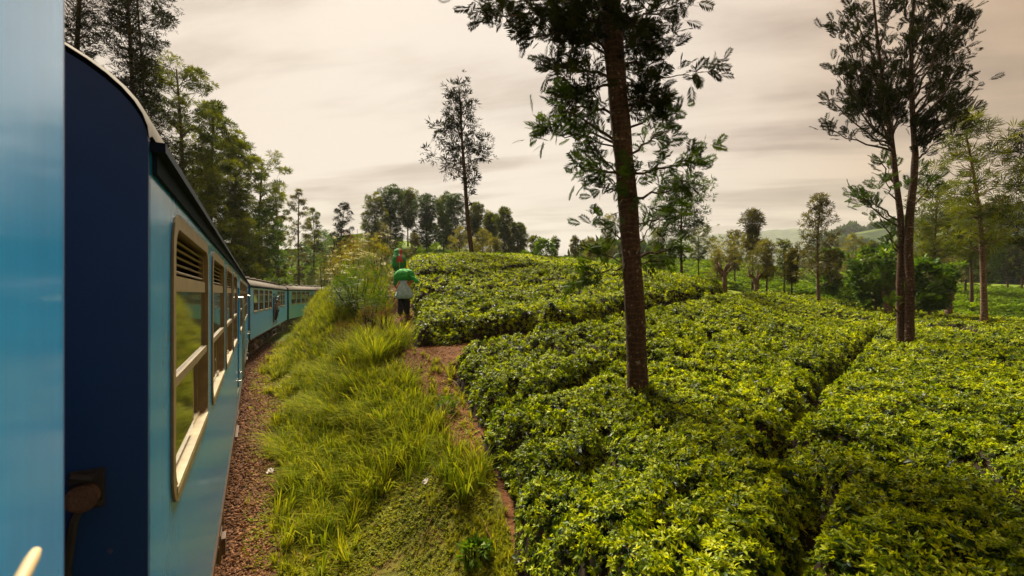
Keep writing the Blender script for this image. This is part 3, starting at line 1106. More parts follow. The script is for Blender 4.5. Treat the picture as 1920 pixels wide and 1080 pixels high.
def coach(corner, head, L, z0, pitch, wins, doors, label, shut=(), detail=True, paint='blue'):
    root = empty('railway_coach', (corner[0], corner[1], z0), R(90 + head))
    root.rotation_euler = (0, math.asin(-pitch), R(90 + head))
    tag(root, label, 'train coach', 'coaches of the blue train')
    # ---- body shell
    mb = MB()
    bays = sorted([(a, a + WW, 'w') for a in wins] + [(a, b, 'd') for a, b, _ in doors])
    x = 0.0

    def quad(xa, xb, za, zb, y=0.0, mat=0):
        mb.add([(xa, y, za), (xb, y, za), (xb, y, zb), (xa, y, zb)], [(0, 1, 2, 3)], mat)
    for a, b, k in bays:
        if k == 'w':
            l, r = a - 0.16, b + 0.16
            quad(x, l, ZB, ZG)
            hole = rrect(a, WZ, b, WZ + WH, 0.13)
            n = len(hole); m = n // 4
            outer = []
            cs = [(r, ZG), (l, ZG), (l, ZB), (r, ZB)]
            for q in range(4):
                for j in range(m):
                    p = hole[q * m + j]
                    if j == 0:
                        outer.append((cs[q][0], p[1]) if q % 2 == 0 else (p[0], cs[q][1]))
                    elif j == m - 1:
                        outer.append((p[0], cs[q][1]) if q % 2 == 0 else (cs[q][0], p[1]))
                    else:
                        outer.append(cs[q])
            v = [(p[0], 0, p[1]) for p in hole] + [(p[0], 0, p[1]) for p in outer] + [(p[0], 0.07, p[1]) for p in hole]
            mb.add(v, ring_faces(n, 0, n)); mb.add(v, ring_faces(n, 2 * n, 0), 2)
            x = r
        else:
            quad(x, a, ZB, ZG); quad(a, b, 3.36, ZG)
            for xx in (a, b):
                mb.add([(xx, 0, 1.2), (xx, 0.12, 1.2), (xx, 0.12, 3.36), (xx, 0, 3.36)], [(0, 1, 2, 3)], 0)
            mb.add([(a, 0, 3.36), (b, 0, 3.36), (b, 0.12, 3.36), (a, 0.12, 3.36)], [(0, 1, 2, 3)], 0)
            quad(a, b, ZB, 1.2)
            x = b
    quad(x, L, ZB, ZG)
    quad(0, L, ZB, ZG, COACH_W, 0)
    mb.add([(0, 0, 1.25), (L, 0, 1.25), (L, COACH_W, 1.25), (0, COACH_W, 1.25)], [(0, 1, 2, 3)], 2)
    mb.add([(0, 0, ZB), (L, 0, ZB), (L, COACH_W, ZB), (0, COACH_W, ZB)], [(3, 2, 1, 0)], 2)
    mb.build('body', [M[paint], M['navy'], M['inside']], root)
    # ---- ends, with the arc of the roof
    ys = COACH_W / 2 * (1 - np.cos(np.linspace(0, np.pi, 41)))
    for xx in (0.0, L):
        e = MB()
        y0 = 0.004 if True else 0
        s = 1 if xx == 0 else -1
        prof = [(0.0, ZB)] + [(y, z) for y, z in zip(ys, roof_z(ys))] + [(COACH_W, ZB)]
        v = [(xx - 0.012 * s, COACH_W / 2, 2.5)] + [(xx - 0.012 * s, y, z) for y, z in prof] + [(xx + 0.03 * s, y, z) for y, z in prof]
        n = len(prof)
        f = [(0, 1 + i, 1 + (i + 1) % n, 1 + (i + 1) % n) for i in range(n)] + [(1 + i, 1 + (i + 1) % n, 1 + n + (i + 1) % n, 1 + n + i) for i in range(n)]
        e.add(v, f)
        e.build('end_wall', M['navy'], root)
        g = MB()
        for k in range(6):
            q = 0.02 * (k % 2)
            g.box((xx - s * (0.013 + 0.07 * k), 0.85 - q, 1.15 - q), (xx - s * (0.013 + 0.07 * (k + 1)), 1.95 + q, 3.25 + q))
        g.build('gangway', M['rubber'], root)
    # ---- roof and gutter
    mb = MB()
    v = []
    xs = [-0.03, 0.02, L - 0.02, L + 0.03]
    for xx, dz in zip(xs, (0.0, 0.02, 0.02, 0.0)):
        v += [(xx, y * 1.0 + (y - COACH_W / 2) * 0.004, z + 0.012 + dz) for y, z in zip(ys, roof_z(ys))]
    n = len(ys)
    f = [(i * n + j, i * n + j + 1, (i + 1) * n + j + 1, (i + 1) * n + j) for i in range(3) for j in range(n - 1)]
    mb.add(v, f)
    mb.build('roof', M['roof'], root, smooth=True)
    for y in (-1, 1):
        g = MB()
        q = (lambda t: -t) if y < 0 else (lambda t: COACH_W + t)
        g.box((0.05, q(0.0), ZG - 0.085), (L - 0.02, q(0.014), ZG - 0.02)).box((0.01, q(0.0), ZG - 0.018), (L, q(0.042), ZG + 0.012))
        g.build('gutter', M['gutter'], root)
    MB().box((0.0, -0.014, ZB - 0.03), (L, 0.05, ZB + 0.035)).build('sole_bar', M['trim'], root)
    if detail:
        vent = MB()
        n = 12
        a = np.arange(n) * 2 * np.pi / n
        v = [(r * math.cos(q), r * math.sin(q), z) for r, z in ((0.09, 0), (0.09, 0.07), (0.2, 0.08), (0.21, 0.12), (0.12, 0.17), (0.0, 0.18)) for q in a]
        vent.add(v, [(i * n + j, i * n + (j + 1) % n, (i + 1) * n + (j + 1) % n, (i + 1) * n + j) for i in range(5) for j in range(n)])
        vm = vent.mesh('roof_vent', M['roof'])
        for k in range(int(L // 2.4)):
            for yy in (0.75, 2.05):
                link(vm, 'roof_vent', root, (1.3 + 2.4 * k, yy, float(roof_z(np.array(yy))) + 0.02))
    # ---- windows
    for k, a in enumerate(wins):
        pr = WIN_SHUT if k in shut else WIN_OPEN
        w = link(pr['frame'], 'window', root, (a, -0.001, WZ))
        for j in range(5):
            link(pr['slat'], 'slat', w, (0, 0, 0.985 + 0.036 * j))
        for q in ('panel', 'pane', 'mid_rail', 'sill'):
            link(pr[q], q, w)
        if 'lower' in pr:
            link(pr['lower'], 'pane', w)
        link(pr['sash'], 'sash', w)
    # ---- doors
    for a, b, mode in doors:
        lo = a if mode == 'shut' else (a + b) / 2 + 0.1
        d = MB().box((lo + 0.01, 0.05, 1.26), (b - 0.01, 0.085, 3.34))
        for za, zb in ((1.4, 2.2),):
            d.box((lo + 0.1, 0.04, za), (b - 0.1, 0.049, zb))
        dd = d.build('door', M[paint], root)
        MB().box((lo + 0.14, 0.042, 2.42), (b - 0.14, 0.048, 3.2)).build('pane', M['glass'], dd)
        MB().tube([(lo + 0.1, 0.04, 2.28), (lo + 0.1, -0.0, 2.28), (lo + 0.24, -0.0, 2.26)], 0.012, 6).build('handle', M['steel'], dd)
        for xx in (a - 0.07, b + 0.07):
            r_ = MB().tube([(xx, 0, 1.55), (xx, -0.075, 1.56), (xx, -0.09, 1.62), (xx, -0.09, 3.1), (xx, -0.075, 3.16), (xx, 0, 3.17)], 0.013, 8)
            r_.box((xx - 0.03, -0.012, 1.50), (xx + 0.03, 0.0, 1.60)).box((xx - 0.03, -0.012, 3.12), (xx + 0.03, 0.0, 3.22))
            r_.build('handrail', M['steel'], root)
        st = MB()
        for z in (0.42, 0.76):
            st.box((a + 0.05, 0.0, z), (b - 0.05, 0.14, z + 0.03))
        for xx in (a + 0.06, b - 0.09):
            st.box((xx, 0.1, 0.4), (xx + 0.03, 0.14, 0.99))
        st.build('step', M['rust'], root)
    # ---- underneath
    u = MB().box((0.2, 0.45, 0.72), (L - 0.2, 2.35, 0.985))
    for x0 in np.linspace(5.6, L - 7.4, 4):
        u.box((x0, 0.22, 0.38), (x0 + 1.15, 0.95, 0.72))
    u.tube([(5, 0.16, 0.86), (6.5, 0.16, 0.45), (L - 6.5, 0.16, 0.45), (L - 5, 0.16, 0.86)], 0.03, 6)
    u.build('underframe', M['dark'], root)
    for xb in (2.9, L - 2.9):
        bo = link(BOGIE, 'bogie', root, (xb, 0, 0))
        for dx in (-1.15, 1.15):
            for yy, flip in ((0.62, 0), (2.18, math.pi)):
                w = link(WHEEL, 'wheel', bo, (dx, yy, 0.47)); w.rotation_euler = (0, 0, flip)
            link(AXBOX, 'axle_box', bo, (dx, 0, 0.5))
    for xx, s in ((0, -1), (L, 1)):
        for yy in (0.55, 2.25):
            b_ = MB().tube([(xx, yy, 1.08), (xx + s * 0.30, yy, 1.08)], 0.07, 10).tube([(xx + s * 0.30, yy, 1.08), (xx + s * 0.335, yy, 1.08)], 0.2, 16)
            b_.build('buffer', M['dark'], root)
    return root


W1 = [0.48, 2.46, 4.44, 6.42, 10.05, 12.0, 13.95, 15.9, 17.85]
ca = coach(*coaches[0], [0.9, 3.0, 5.1, 7.2, 9.3, 11.4, 13.5], [(17.9, 18.9, 'shut')], 'nearest blue coach end, filling the photo edge with blurred glossy paint')
cb = coach(*coaches[1], W1, [(8.45, 9.45, 'shut'), (20.6, 21.6, 'shut')], 'long light blue coach with navy end wall and tan louvred windows, nearest in full view', shut=(0,))
cc = coach(*coaches[2], [1.07, 3.12, 5.3, 7.4, 12.4, 14.4, 16.45], [(9.6, 11.9, 'open')], 'blue coach on the curve with a passenger leaning from its open door', paint='pale_blue')
cd = coach(*coaches[3], [1.0, 3.0, 5.0, 7.0, 11.4, 13.3, 15.2, 17.1], [(9.0, 10.9, 'shut')], 'blue coach farther round the curve with pale roof and closed door', paint='pale_blue')
ce = coach(*coaches[4], [1.0, 3.0, 5.0, 7.0, 11.4, 13.3, 15.2, 17.1], [(9.0, 10.9, 'shut')], 'farthest coach, its front end half hidden by the weeds on the bank', paint='pale_blue')
# door handle of the coach the picture is taken from
hb = MB().tube([(19.45, -0.003, 2.818), (19.48, -0.013, 2.818), (19.70, -0.020, 2.819), (19.85, -0.022, 2.82), (19.868, -0.022, 2.82)], [0.007, 0.007, 0.0068, 0.0062, 0.0045], 12)
hb.build('door_handle', principled('worn_cream', (0.36, 0.26, 0.13), 0.6), ca, smooth=True)
# cable socket on the near end of the second coach
sk = MB().box((-0.035, 0.105, 2.585), (-0.013, 0.185, 2.70)).box((-0.06, 0.12, 2.675), (-0.014, 0.18, 2.69)).tube([(-0.055, 0.125, 2.68), (-0.055, 0.175, 2.695)], 0.011, 8)
sk.tube([(-0.02, 0.115, 2.60), (-0.045, 0.112, 2.602)], 0.008, 6).tube([(-0.04, 0.15, 2.62), (-0.05, 0.17, 2.56), (-0.03, 0.19, 2.42), (-0.02, 0.19, 2.1)], 0.012, 6)
so = sk.build('cable_socket', M['dark'], cb)
MB().tube([(-0.035, 0.15, 2.628), (-0.062, 0.15, 2.626)], 0.040, 20).tube([(-0.062, 0.15, 2.626), (-0.068, 0.15, 2.626)], 0.030, 20).build('cap', M['rust'], so)
for yy in (0.45,):
    MB().tube([(-0.013, yy, 1.5), (-0.07, yy, 1.52), (-0.07, yy, 2.4), (-0.013, yy, 2.42)], 0.012, 8).build('handrail', M['steel'], cb)

# rails and sleepers
for off in (-0.76, 0.76):
    pts = []
    for i in range(len(CL)):
        a_ = CL[max(i - 1, 0)]; b_ = CL[min(i + 1, len(CL) - 1)]
        dr = np.array((b_[0] - a_[0], b_[1] - a_[1])); dr /= np.linalg.norm(dr)
        pts.append((CL[i][0] + dr[1] * off, CL[i][1] - dr[0] * off, CL[i][2] - 0.09))
    pts = np.array(pts)
    mb = MB()
    prof = [(-0.06, -0.07), (0.06, -0.07), (0.06, -0.05), (0.015, -0.04), (0.015, 0.04), (0.036, 0.05), (0.036, 0.08), (-0.036, 0.08), (-0.036, 0.05), (-0.015, 0.04), (-0.015, -0.04), (-0.06, -0.05)]
    n = len(prof); v = []
    for i in range(len(pts)):
        a_ = pts[max(i - 1, 0)]; b_ = pts[min(i + 1, len(pts) - 1)]
        dr = (b_ - a_)[:2]; dr /= np.linalg.norm(dr)
        v += [(pts[i][0] + dr[1] * p, pts[i][1] - dr[0] * p, pts[i][2] + q) for p, q in prof]
    mb.add(v, [(i * n + j, i * n + (j + 1) % n, (i + 1) * n + (j + 1) % n, (i + 1) * n + j) for i in range(len(pts) - 1) for j in range(n)])
    o = mb.build('rail', M['rust'])
    tag(o, 'rusty steel rail under the coaches on the %s side' % ('tea field' if off > 0 else 'far hill'), 'rail', 'rails under the train')


# ================================================================== people
def skin_obj(name, pts, edges, rad, mat, parent=None, root=0, lev=1):
    me = bpy.data.meshes.new(name)
    me.from_pydata([tuple(p) for p in pts], edges, [])
    o = bpy.data.objects.new(name, me)
    COL.objects.link(o)
    sk = o.modifiers.new('skin', 'SKIN')
    if not me.skin_vertices:
        bm = bmesh.new(); bm.from_mesh(me); bm.verts.layers.skin.verify(); bm.to_mesh(me); bm.free()
    for i, r in enumerate(rad):
        r = r if isinstance(r, tuple) else (r, r)
        me.skin_vertices[0].data[i].radius = r
    me.skin_vertices[0].data[root].use_root = True
    sk.use_smooth_shade = True
    ss = o.modifiers.new('subsurf', 'SUBSURF'); ss.levels = lev; ss.render_levels = lev
    me.materials.append(mat)
    if parent is not None:
        o.parent = parent
    return o


class Fig:
    def __init__(self):
        self.p, self.e, self.r, self.ix = [], [], [], {}

    def j(self, name, pos, r, to=None):
        self.ix[name] = len(self.p)
        self.p.append(np.array(pos, float)); self.r.append(r)
        if to:
            self.e.append((self.ix[to], self.ix[name]))
        return self

    def hand(self, side, wrist, d):
        d = np.array(d, float); d /= np.linalg.norm(d)
        s = np.cross(d, (0.2, 0.5, 1.0)); s /= np.linalg.norm(s)
        w = self.p[self.ix[wrist]]
        self.j(side + 'palm', w + d * 0.07, 0.026, wrist)
        for k in range(4):
            b = w + d * 0.1 + s * 0.022 * (k - 1.5)
            self.j('%sf%da' % (side, k), b, 0.010, side + 'palm')
            self.j('%sf%db' % (side, k), b + d * (0.05 - 0.006 * abs(k - 1.3)) + np.array((0, 0, -0.012)), 0.0085, '%sf%da' % (side, k))
        t = w + d * 0.05 + s * 0.045
        self.j(side + 'ta', t, 0.011, side + 'palm')
        self.j(side + 'tb', t + d * 0.035 + s * 0.015, 0.009, side + 'ta')


M['skin'] = principled('skin', (0.13, 0.062, 0.035), 0.55)
M['cloth_black'] = principled('black_cloth', (0.008, 0.008, 0.012), 0.9)
M['cloth_red'] = principled('red_cloth', (0.30, 0.03, 0.012), 0.8)
M['cloth_green'] = principled('green_cloth', (0.012, 0.22, 0.04), 0.8, bump=(6, 1.2))
M['cloth_green2'] = principled('leaf_green_cloth', (0.02, 0.34, 0.035), 0.8, bump=(6, 1.2))
M['cloth_pale'] = principled('pale_blue_sack', (0.36, 0.53, 0.58), 0.7, bump=(7, 1.2))
M['cloth_white'] = principled('white_cloth', (0.38, 0.34, 0.29), 0.8)
M['hair'] = principled('hair', (0.006, 0.005, 0.005), 0.6)
M['orange'] = principled('orange_cloth', (0.5, 0.16, 0.05), 0.8)


def body(lean=0.2, arms=None, legs=True, stride=0.12):
    f = Fig()
    f.j('pelvis', (0, 0, 0.86), (0.15, 0.11))
    f.j('waist', (0, lean * 0.25, 1.02), (0.13, 0.095), 'pelvis')
    f.j('chest', (0, lean * 0.65, 1.22), (0.155, 0.105), 'waist')
    f.j('neck0', (0, lean * 0.92, 1.36), 0.07, 'chest')
    f.j('neck', (0, lean * 1.05, 1.42), 0.052, 'neck0')
    f.j('jaw', (0, lean * 1.2 + 0.02, 1.49), 0.075, 'neck')
    f.j('head', (0, lean * 1.25 + 0.015, 1.57), 0.092, 'jaw')
    f.j('crown', (0, lean * 1.27 + 0.005, 1.635), 0.07, 'head')
    f.j('nose', (0, lean * 1.22 + 0.115, 1.52), 0.014, 'jaw')
    for s, k in (('l', -1), ('r', 1)):
        f.j(s + 'ear', (k * 0.085, lean * 1.22, 1.53), 0.018, 'head')
        f.j(s + 'sh', (k * 0.165, lean * 0.8, 1.31), 0.06, 'chest')
        el, wr = arms[s]
        f.j(s + 'el', el, 0.042, s + 'sh')
        f.j(s + 'wr', wr, 0.028, s + 'el')
        f.hand(s, s + 'wr', np.array(wr) - np.array(el))
        if legs:
            st = stride * k
            f.j(s + 'hip', (k * 0.09, 0, 0.80), 0.095, 'pelvis')
            f.j(s + 'kn', (k * 0.095, st * 0.6 + 0.04, 0.46), 0.058, s + 'hip')
            f.j(s + 'an', (k * 0.1, st - 0.05, 0.08), 0.036, s + 'kn')
            f.j(s + 'toe', (k * 0.11, st + 0.11, 0.03), 0.028, s + 'an')
    return f


def garment(f, names, grow, name, mat, parent, root):
    ix = {n: i for i, n in enumerate(names)}
    rev = {v: k for k, v in f.ix.items()}
    e = [(ix[rev[a]], ix[rev[b]]) for a, b in f.e if rev[a] in ix and rev[b] in ix]
    rad = []
    for n in names:
        r = f.r[f.ix[n]]
        g = grow[n] if isinstance(grow, dict) and n in grow else (grow if not isinstance(grow, dict) else 0.02)
        rad.append((r[0] + g, r[1] + g) if isinstance(r, tuple) else r + g)
    return skin_obj(name, [f.p[f.ix[n]] for n in names], e, rad, mat, parent, ix[root])


def person(loc, rz, label, f, garms, group=None, scale=0.94):
    root = empty('person', loc, rz)
    root.scale = (scale,) * 3
    tag(root, label, 'person', group)
    skin_obj('body', f.p, f.e, f.r, M['skin'], root)
    for (names, grow, nm, mat, rt) in garms:
        garment(f, names, grow, nm, mat, root, rt)
    return root


def blob(name, prof, mat, fold=0.06, n=28, seed=0, smooth=True, mat2=None, sel=None):
    """closed cloth bundle from stations (x, y, z, rx, ry): sagging, folded"""
    r = np.random.default_rng(seed)
    mb = MB(); v = []
    ph = r.uniform(0, 6, 4)
    a = np.arange(n) * 2 * np.pi / n
    for k, (x, y, z, rx, ry) in enumerate(prof):
        q = 1 + fold * (np.sin(5 * a + ph[0] + k * 0.5) + 0.6 * np.sin(9 * a + ph[1] - k * 0.8)) + r.normal(0, fold * 0.3, n)
        v += [(x + rx * math.cos(t) * w, y + ry * math.sin(t) * w, z) for t, w in zip(a, q)]
    m = len(prof)
    f = [(i * n + j, i * n + (j + 1) % n, (i + 1) * n + (j + 1) % n, (i + 1) * n + j) for i in range(m - 1) for j in range(n)]
    v += [prof[0][:3], prof[-1][:3]]
    f += [(m * n, (j + 1) % n, j, j) for j in range(n)] + [(m * n + 1, (m - 1) * n + j, (m - 1) * n + (j + 1) % n, (m - 1) * n + (j + 1) % n) for j in range(n)]
    if sel is None:
        mb.add(v, f)
        return mb.build(name, mat, smooth=smooth)
    f = np.array(f)
    k = np.array([sel(i // n, (i % n) / n) if i < (m - 1) * n else 0 for i in range(len(f))]).astype(int)
    mb.add(v, f[k == 0]); o = mb.build(name, mat, smooth=smooth)
    for c in range(1, k.max() + 1):
        u, inv = np.unique(f[k == c], return_inverse=True)
        mb2 = MB(); mb2.add(np.array(v)[u], inv.reshape(-1, 4)); mb2.build('red_fold', mat2, o, smooth=smooth)
    return o


pa = ground(757, 16.0)
pb = ground(747, 18.6)
pa[2] = max(pa[2], P(757, 592, 16.0)[2] - 0.05)
f1 = body(0.28, {'l': ((-0.30, 0.16, 1.06), (-0.27, 0.42, 1.12)), 'r': ((0.33, 0.30, 1.42), (0.20, 0.40, 1.62))})
person(pa, 0.02, 'barefoot tea picker in black trousers bent under a green sack and pale blue bag', f1, [
    (['pelvis', 'lhip', 'rhip', 'lkn', 'rkn', 'lan', 'ran'], {'lkn': 0.075, 'rkn': 0.075, 'lan': 0.075, 'ran': 0.075, 'lhip': 0.05, 'rhip': 0.05}, 'trousers', M['cloth_black'], 'pelvis'),
    (['pelvis', 'waist', 'chest', 'neck0', 'lsh', 'rsh', 'lel', 'rel'], 0.022, 'blouse', M['orange'], 'pelvis')], 'tea pickers on the path')
g = blob('sack', [(-0.04, 0.2, 1.36, 0.22, 0.16), (-0.04, 0.2, 1.42, 0.33, 0.25), (-0.02, 0.22, 1.52, 0.36, 0.28), (0.0, 0.24, 1.64, 0.33, 0.26), (-0.02, 0.25, 1.74, 0.25, 0.2), (-0.03, 0.26, 1.81, 0.12, 0.1)], M['cloth_green2'], 0.17, seed=2)
g.location = pa; g.scale = (0.94,) * 3; tag(g, 'bulging green cloth sack carried on the bent picker\'s head', 'sack')
kn = blob('tail', [(0.24, 0.1, 1.56, 0.06, 0.06), (0.33, 0.06, 1.50, 0.08, 0.07), (0.41, 0.03, 1.42, 0.09, 0.07), (0.46, 0.0, 1.34, 0.10, 0.07), (0.48, 0.0, 1.26, 0.05, 0.04)], M['cloth_green2'], 0.1, seed=5)
kn.parent = g
bg_ = blob('bag', [(0.03, -0.15, 0.69, 0.24, 0.12), (0.05, -0.17, 0.72, 0.30, 0.17), (0.05, -0.18, 0.82, 0.29, 0.18), (0.03, -0.14, 1.0, 0.23, 0.15), (0.01, -0.09, 1.16, 0.17, 0.11), (0.0, -0.06, 1.26, 0.12, 0.08), (0.0, -0.05, 1.30, 0.10, 0.06), (0.0, -0.05, 1.36, 0.15, 0.07)], M['cloth_pale'], 0.16, seed=9)
bg_.location = pa; bg_.scale = (0.94,) * 3; tag(bg_, 'pale blue plastic sack hanging on the bent picker\'s back', 'bag')
stk = MB().tube([(-0.27, 0.50, 0.75), (-0.275, 0.50, 1.5), (-0.285, 0.5, 2.12)], 0.014, 6).build('walking_pole', principled('pole_wood', (0.28, 0.17, 0.09), 0.7))
stk.location = pa; stk.scale = (0.94,) * 3; tag(stk, 'thin brown pole held upright by the bent picker', 'pole')
f2 = body(0.16, {'l': ((-0.26, 0.22, 1.16), (-0.22, 0.34, 1.36)), 'r': ((0.28, 0.1, 1.05), (0.26, 0.28, 0.92))})
pb[2] = P(748, 465, 18.6)[2] - 1.64
person(pb, 0.0, 'tea picker ahead on the path, wrapped in green cloth over red', f2, [
    (['pelvis', 'lhip', 'rhip', 'lkn', 'rkn', 'lan', 'ran'], {'lkn': 0.06, 'rkn': 0.06, 'lan': 0.07, 'ran': 0.07, 'lhip': 0.03, 'rhip': 0.03}, 'skirt', M['cloth_green'], 'pelvis'),
    (['pelvis', 'waist', 'chest', 'neck0', 'lsh', 'rsh', 'lel', 'rel'], 0.03, 'blouse', M['cloth_red'], 'pelvis')], 'tea pickers on the path')
g2 = blob('shawl_bundle', [(0.02, -0.10, 0.86, 0.24, 0.2), (0.02, -0.1, 0.96, 0.27, 0.22), (0.03, -0.09, 1.1, 0.28, 0.23), (0.03, -0.06, 1.24, 0.27, 0.22), (0.01, 0.0, 1.38, 0.22, 0.2), (-0.03, 0.1, 1.52, 0.16, 0.17), (-0.04, 0.15, 1.60, 0.17, 0.16), (-0.04, 0.17, 1.66, 0.15, 0.15), (-0.04, 0.2, 1.74, 0.06, 0.06)], M['cloth_green'], 0.17, seed=4, mat2=M['cloth_red'],
          sel=lambda k, a: 1 if (k in (2, 3) and 0.68 + 0.03 * (k == 3) < a < 0.86) else (2 if k >= 4 and 0.82 < a < 0.93 else 0))
g2.location = pb; g2.scale = (0.94,) * 3; tag(g2, 'green cloth bundle tied over the farther picker\'s head and back', 'bundle')
# passengers, placed in their coach's own frame
def in_coach(root_i, x, y, z):
    c, a, L, z0, p = coaches[root_i]
    h = hd(a); l = np.array((-math.cos(R(a)), -math.sin(R(a))))
    q = c + h * x + l * y
    return np.array((q[0], q[1], z0 + z + p * x))


f3 = body(0.05, {'l': ((-0.3, 0.12, 1.12), (-0.42, 0.30, 1.02)), 'r': ((0.28, 0.05, 1.05), (0.34, 0.16, 0.82))}, stride=0.05)
dp = person(in_coach(2, 10.2, -0.12, 1.42), R(90 + 21.6 + 150), 'passenger in grey shirt leaning out of the open coach door', f3, [
    (['pelvis', 'lhip', 'rhip', 'lkn', 'rkn', 'lan', 'ran'], 0.025, 'trousers', M['cloth_black'], 'pelvis'),
    (['pelvis', 'waist', 'chest', 'neck0', 'lsh', 'rsh'], 0.022, 'shirt', principled('grey_shirt', (0.16, 0.15, 0.17), 0.8), 'pelvis')])
for (i, x, mat, lab) in [(1, 3.75, 'orange', 'passenger in orange resting an arm on the second window sill of the near coach'),
                         (1, 5.7, 'cloth_white', 'passenger in white leaning at the third window of the near coach'),
                         (1, 7.7, 'cloth_white', 'passenger in pale shirt at the window just before the coach door'),
                         (2, 1.9, 'cloth_white', 'passenger in white at the first window of the coach with the open door'),
                         (2, 15.6, 'cloth_white', 'passenger with white sleeve hanging from the coach beyond the open door')]:
    f4 = body(0.1, {'l': ((-0.24, 0.36, 1.12), (0.02, 0.46, 1.14)), 'r': ((0.24, 0.34, 1.10), (0.20, 0.50, 1.13))}, legs=False)
    person(in_coach(i, x, 0.62, 1.36), R(90 + coaches[i][1]) + math.pi, lab, f4,
           [(['pelvis', 'waist', 'chest', 'neck0', 'lsh', 'rsh', 'lel', 'rel'], 0.024, 'shirt', M[mat], 'pelvis')], 'passengers at the windows')

#--SECTION3--
# ================================================================== plants
def tmpl_diamond():
    v = np.array([(0, 0, 0), (0.45, -0.2, 0.04), (1, 0, -0.08), (0.45, 0.2, 0.04)])
    return v, np.array([(0, 1, 2, 3)])


def tmpl_spray(n=5, seed=1, w=0.17, spread=0.9):
    r = np.random.default_rng(seed)
    V, F = [], []
    for k in range(n):
        a = (k / (n - 1) - 0.5) * 2 * spread + r.uniform(-0.2, 0.2)
        e = r.uniform(-0.35, 0.35)
        d = np.array((math.cos(a) * math.cos(e), math.sin(a) * math.cos(e), math.sin(e)))
        s = np.cross(d, (0, 0, 1)) + r.normal(0, 0.3, 3); s /= np.linalg.norm(s)
        L = r.uniform(0.7, 1.0); b = d * 0.08
        V += [b, b + d * L * 0.5 - s * w * 0.5, b + d * L, b + d * L * 0.5 + s * w * 0.5]
        F.append((4 * k, 4 * k + 1, 4 * k + 2, 4 * k + 3))
    return np.array(V), np.array(F)


def tmpl_frond(pairs=12, seed=2):
    """fern-like leaf of a silver oak"""
    r = np.random.default_rng(seed)
    V, F = [], []

    def quad(b, d, s, L, w):
        k = len(V)
        V.extend([b, b + d * L * 0.45 - s * w / 2, b + d * L, b + d * L * 0.45 + s * w / 2])
        F.append((k, k + 1, k + 2, k + 3))
    z = lambda t: 0.10 * t - 0.30 * t * t
    for k in range(pairs):
        t = 0.14 + 0.8 * k / (pairs - 1)
        L = (0.42 * math.sin(0.5 + 2.3 * t) + 0.06) * r.uniform(0.85, 1.1)
        for sg in (-1, 1):
            a = r.uniform(0.65, 0.95) * sg
            d = np.array((math.cos(a), math.sin(a), -0.25 + r.uniform(-0.12, 0.12)))
            s = np.array((-math.sin(a), math.cos(a), 0.25))
            quad(np.array((t, 0, z(t))), d, s, L, 0.072)
    quad(np.array((0.9, 0, z(0.9))), np.array((1, 0, -0.4)), np.array((0, 1, 0)), 0.2, 0.07)
    k = len(V)
    V += [np.array((0, -0.008, 0)), np.array((0, 0.008, 0)), np.array((0.55, 0.006, z(0.55))), np.array((0.55, -0.006, z(0.55))), np.array((1, 0, z(1)))]
    F += [(k, k + 1, k + 2, k + 3), (k + 3, k + 2, k + 4, k + 4)]
    return np.array(V), np.array(F)


TM = {'diamond': tmpl_diamond(), 'spray': tmpl_spray(), 'feather': tmpl_spray(7, 4, 0.09, 1.1), 'frond': tmpl_frond(), 'broad': tmpl_spray(4, 9, 0.5, 1.2)}


def place(mb, tm, pos, dirs, size, tint, roll=0.6, mat=0):
    v, f = TM[tm]
    pos = np.asarray(pos); n = len(pos)
    d = np.asarray(dirs, float); d = d / (np.linalg.norm(d, axis=1, keepdims=True) + 1e-9)
    up = np.tile((0, 0, 1.0), (n, 1)) + rng.normal(0, roll, (n, 3))
    s = np.cross(up, d); s /= np.linalg.norm(s, axis=1, keepdims=True) + 1e-9
    u = np.cross(d, s)
    B = np.stack((d, s, u), 1) * np.asarray(size)[:, None, None]
    vv = np.einsum('kc,ncd->nkd', v, B) + pos[:, None, :]
    ff = (f[None] + (np.arange(n) * len(v))[:, None, None]).reshape(-1, 4)
    mb.add(vv.reshape(-1, 3), ff, mat, np.repeat(np.asarray(tint), len(v)))


def curve(a, b, sag, n=7, wig=0.03):
    t = np.linspace(0, 1, n)[:, None]
    p = a + (b - a) * t
    L = np.linalg.norm(b - a)
    p = p + np.array((0, 0, 1.0)) * (np.sin(t * np.pi) * sag * L)
    w = rng.normal(0, wig * L, (n, 3)) * np.sin(t * np.pi)
    return p + w


def lerp_path(path, t):
    path = np.asarray(path)
    x = t * (len(path) - 1); i = min(int(x), len(path) - 2); f = x - i
    return path[i] * (1 - f) + path[i + 1] * f


# ---- generic trees: trunk, limbs and a crown of leaf clumps with gaps between
PROF = {
    'oval': lambda t: np.sqrt(np.maximum(0.02, 1 - (2 * t - 0.95) ** 2)),
    'cone': lambda t: 0.10 + 0.92 * (1 - t) ** 0.8 * np.minimum(1, 0.55 + t * 3),
    'euc': lambda t: (0.62 + 0.38 * np.sin(9 * t)) * np.sqrt(np.maximum(0.05, 1 - (1.9 * t - 0.9) ** 2)),
    'umbrella': lambda t: 0.35 + 0.65 * np.sin(np.clip(t, 0, 1) * 2.4),
    'slim': lambda t: 0.55 + 0.45 * np.sin(t * 3.1),
}


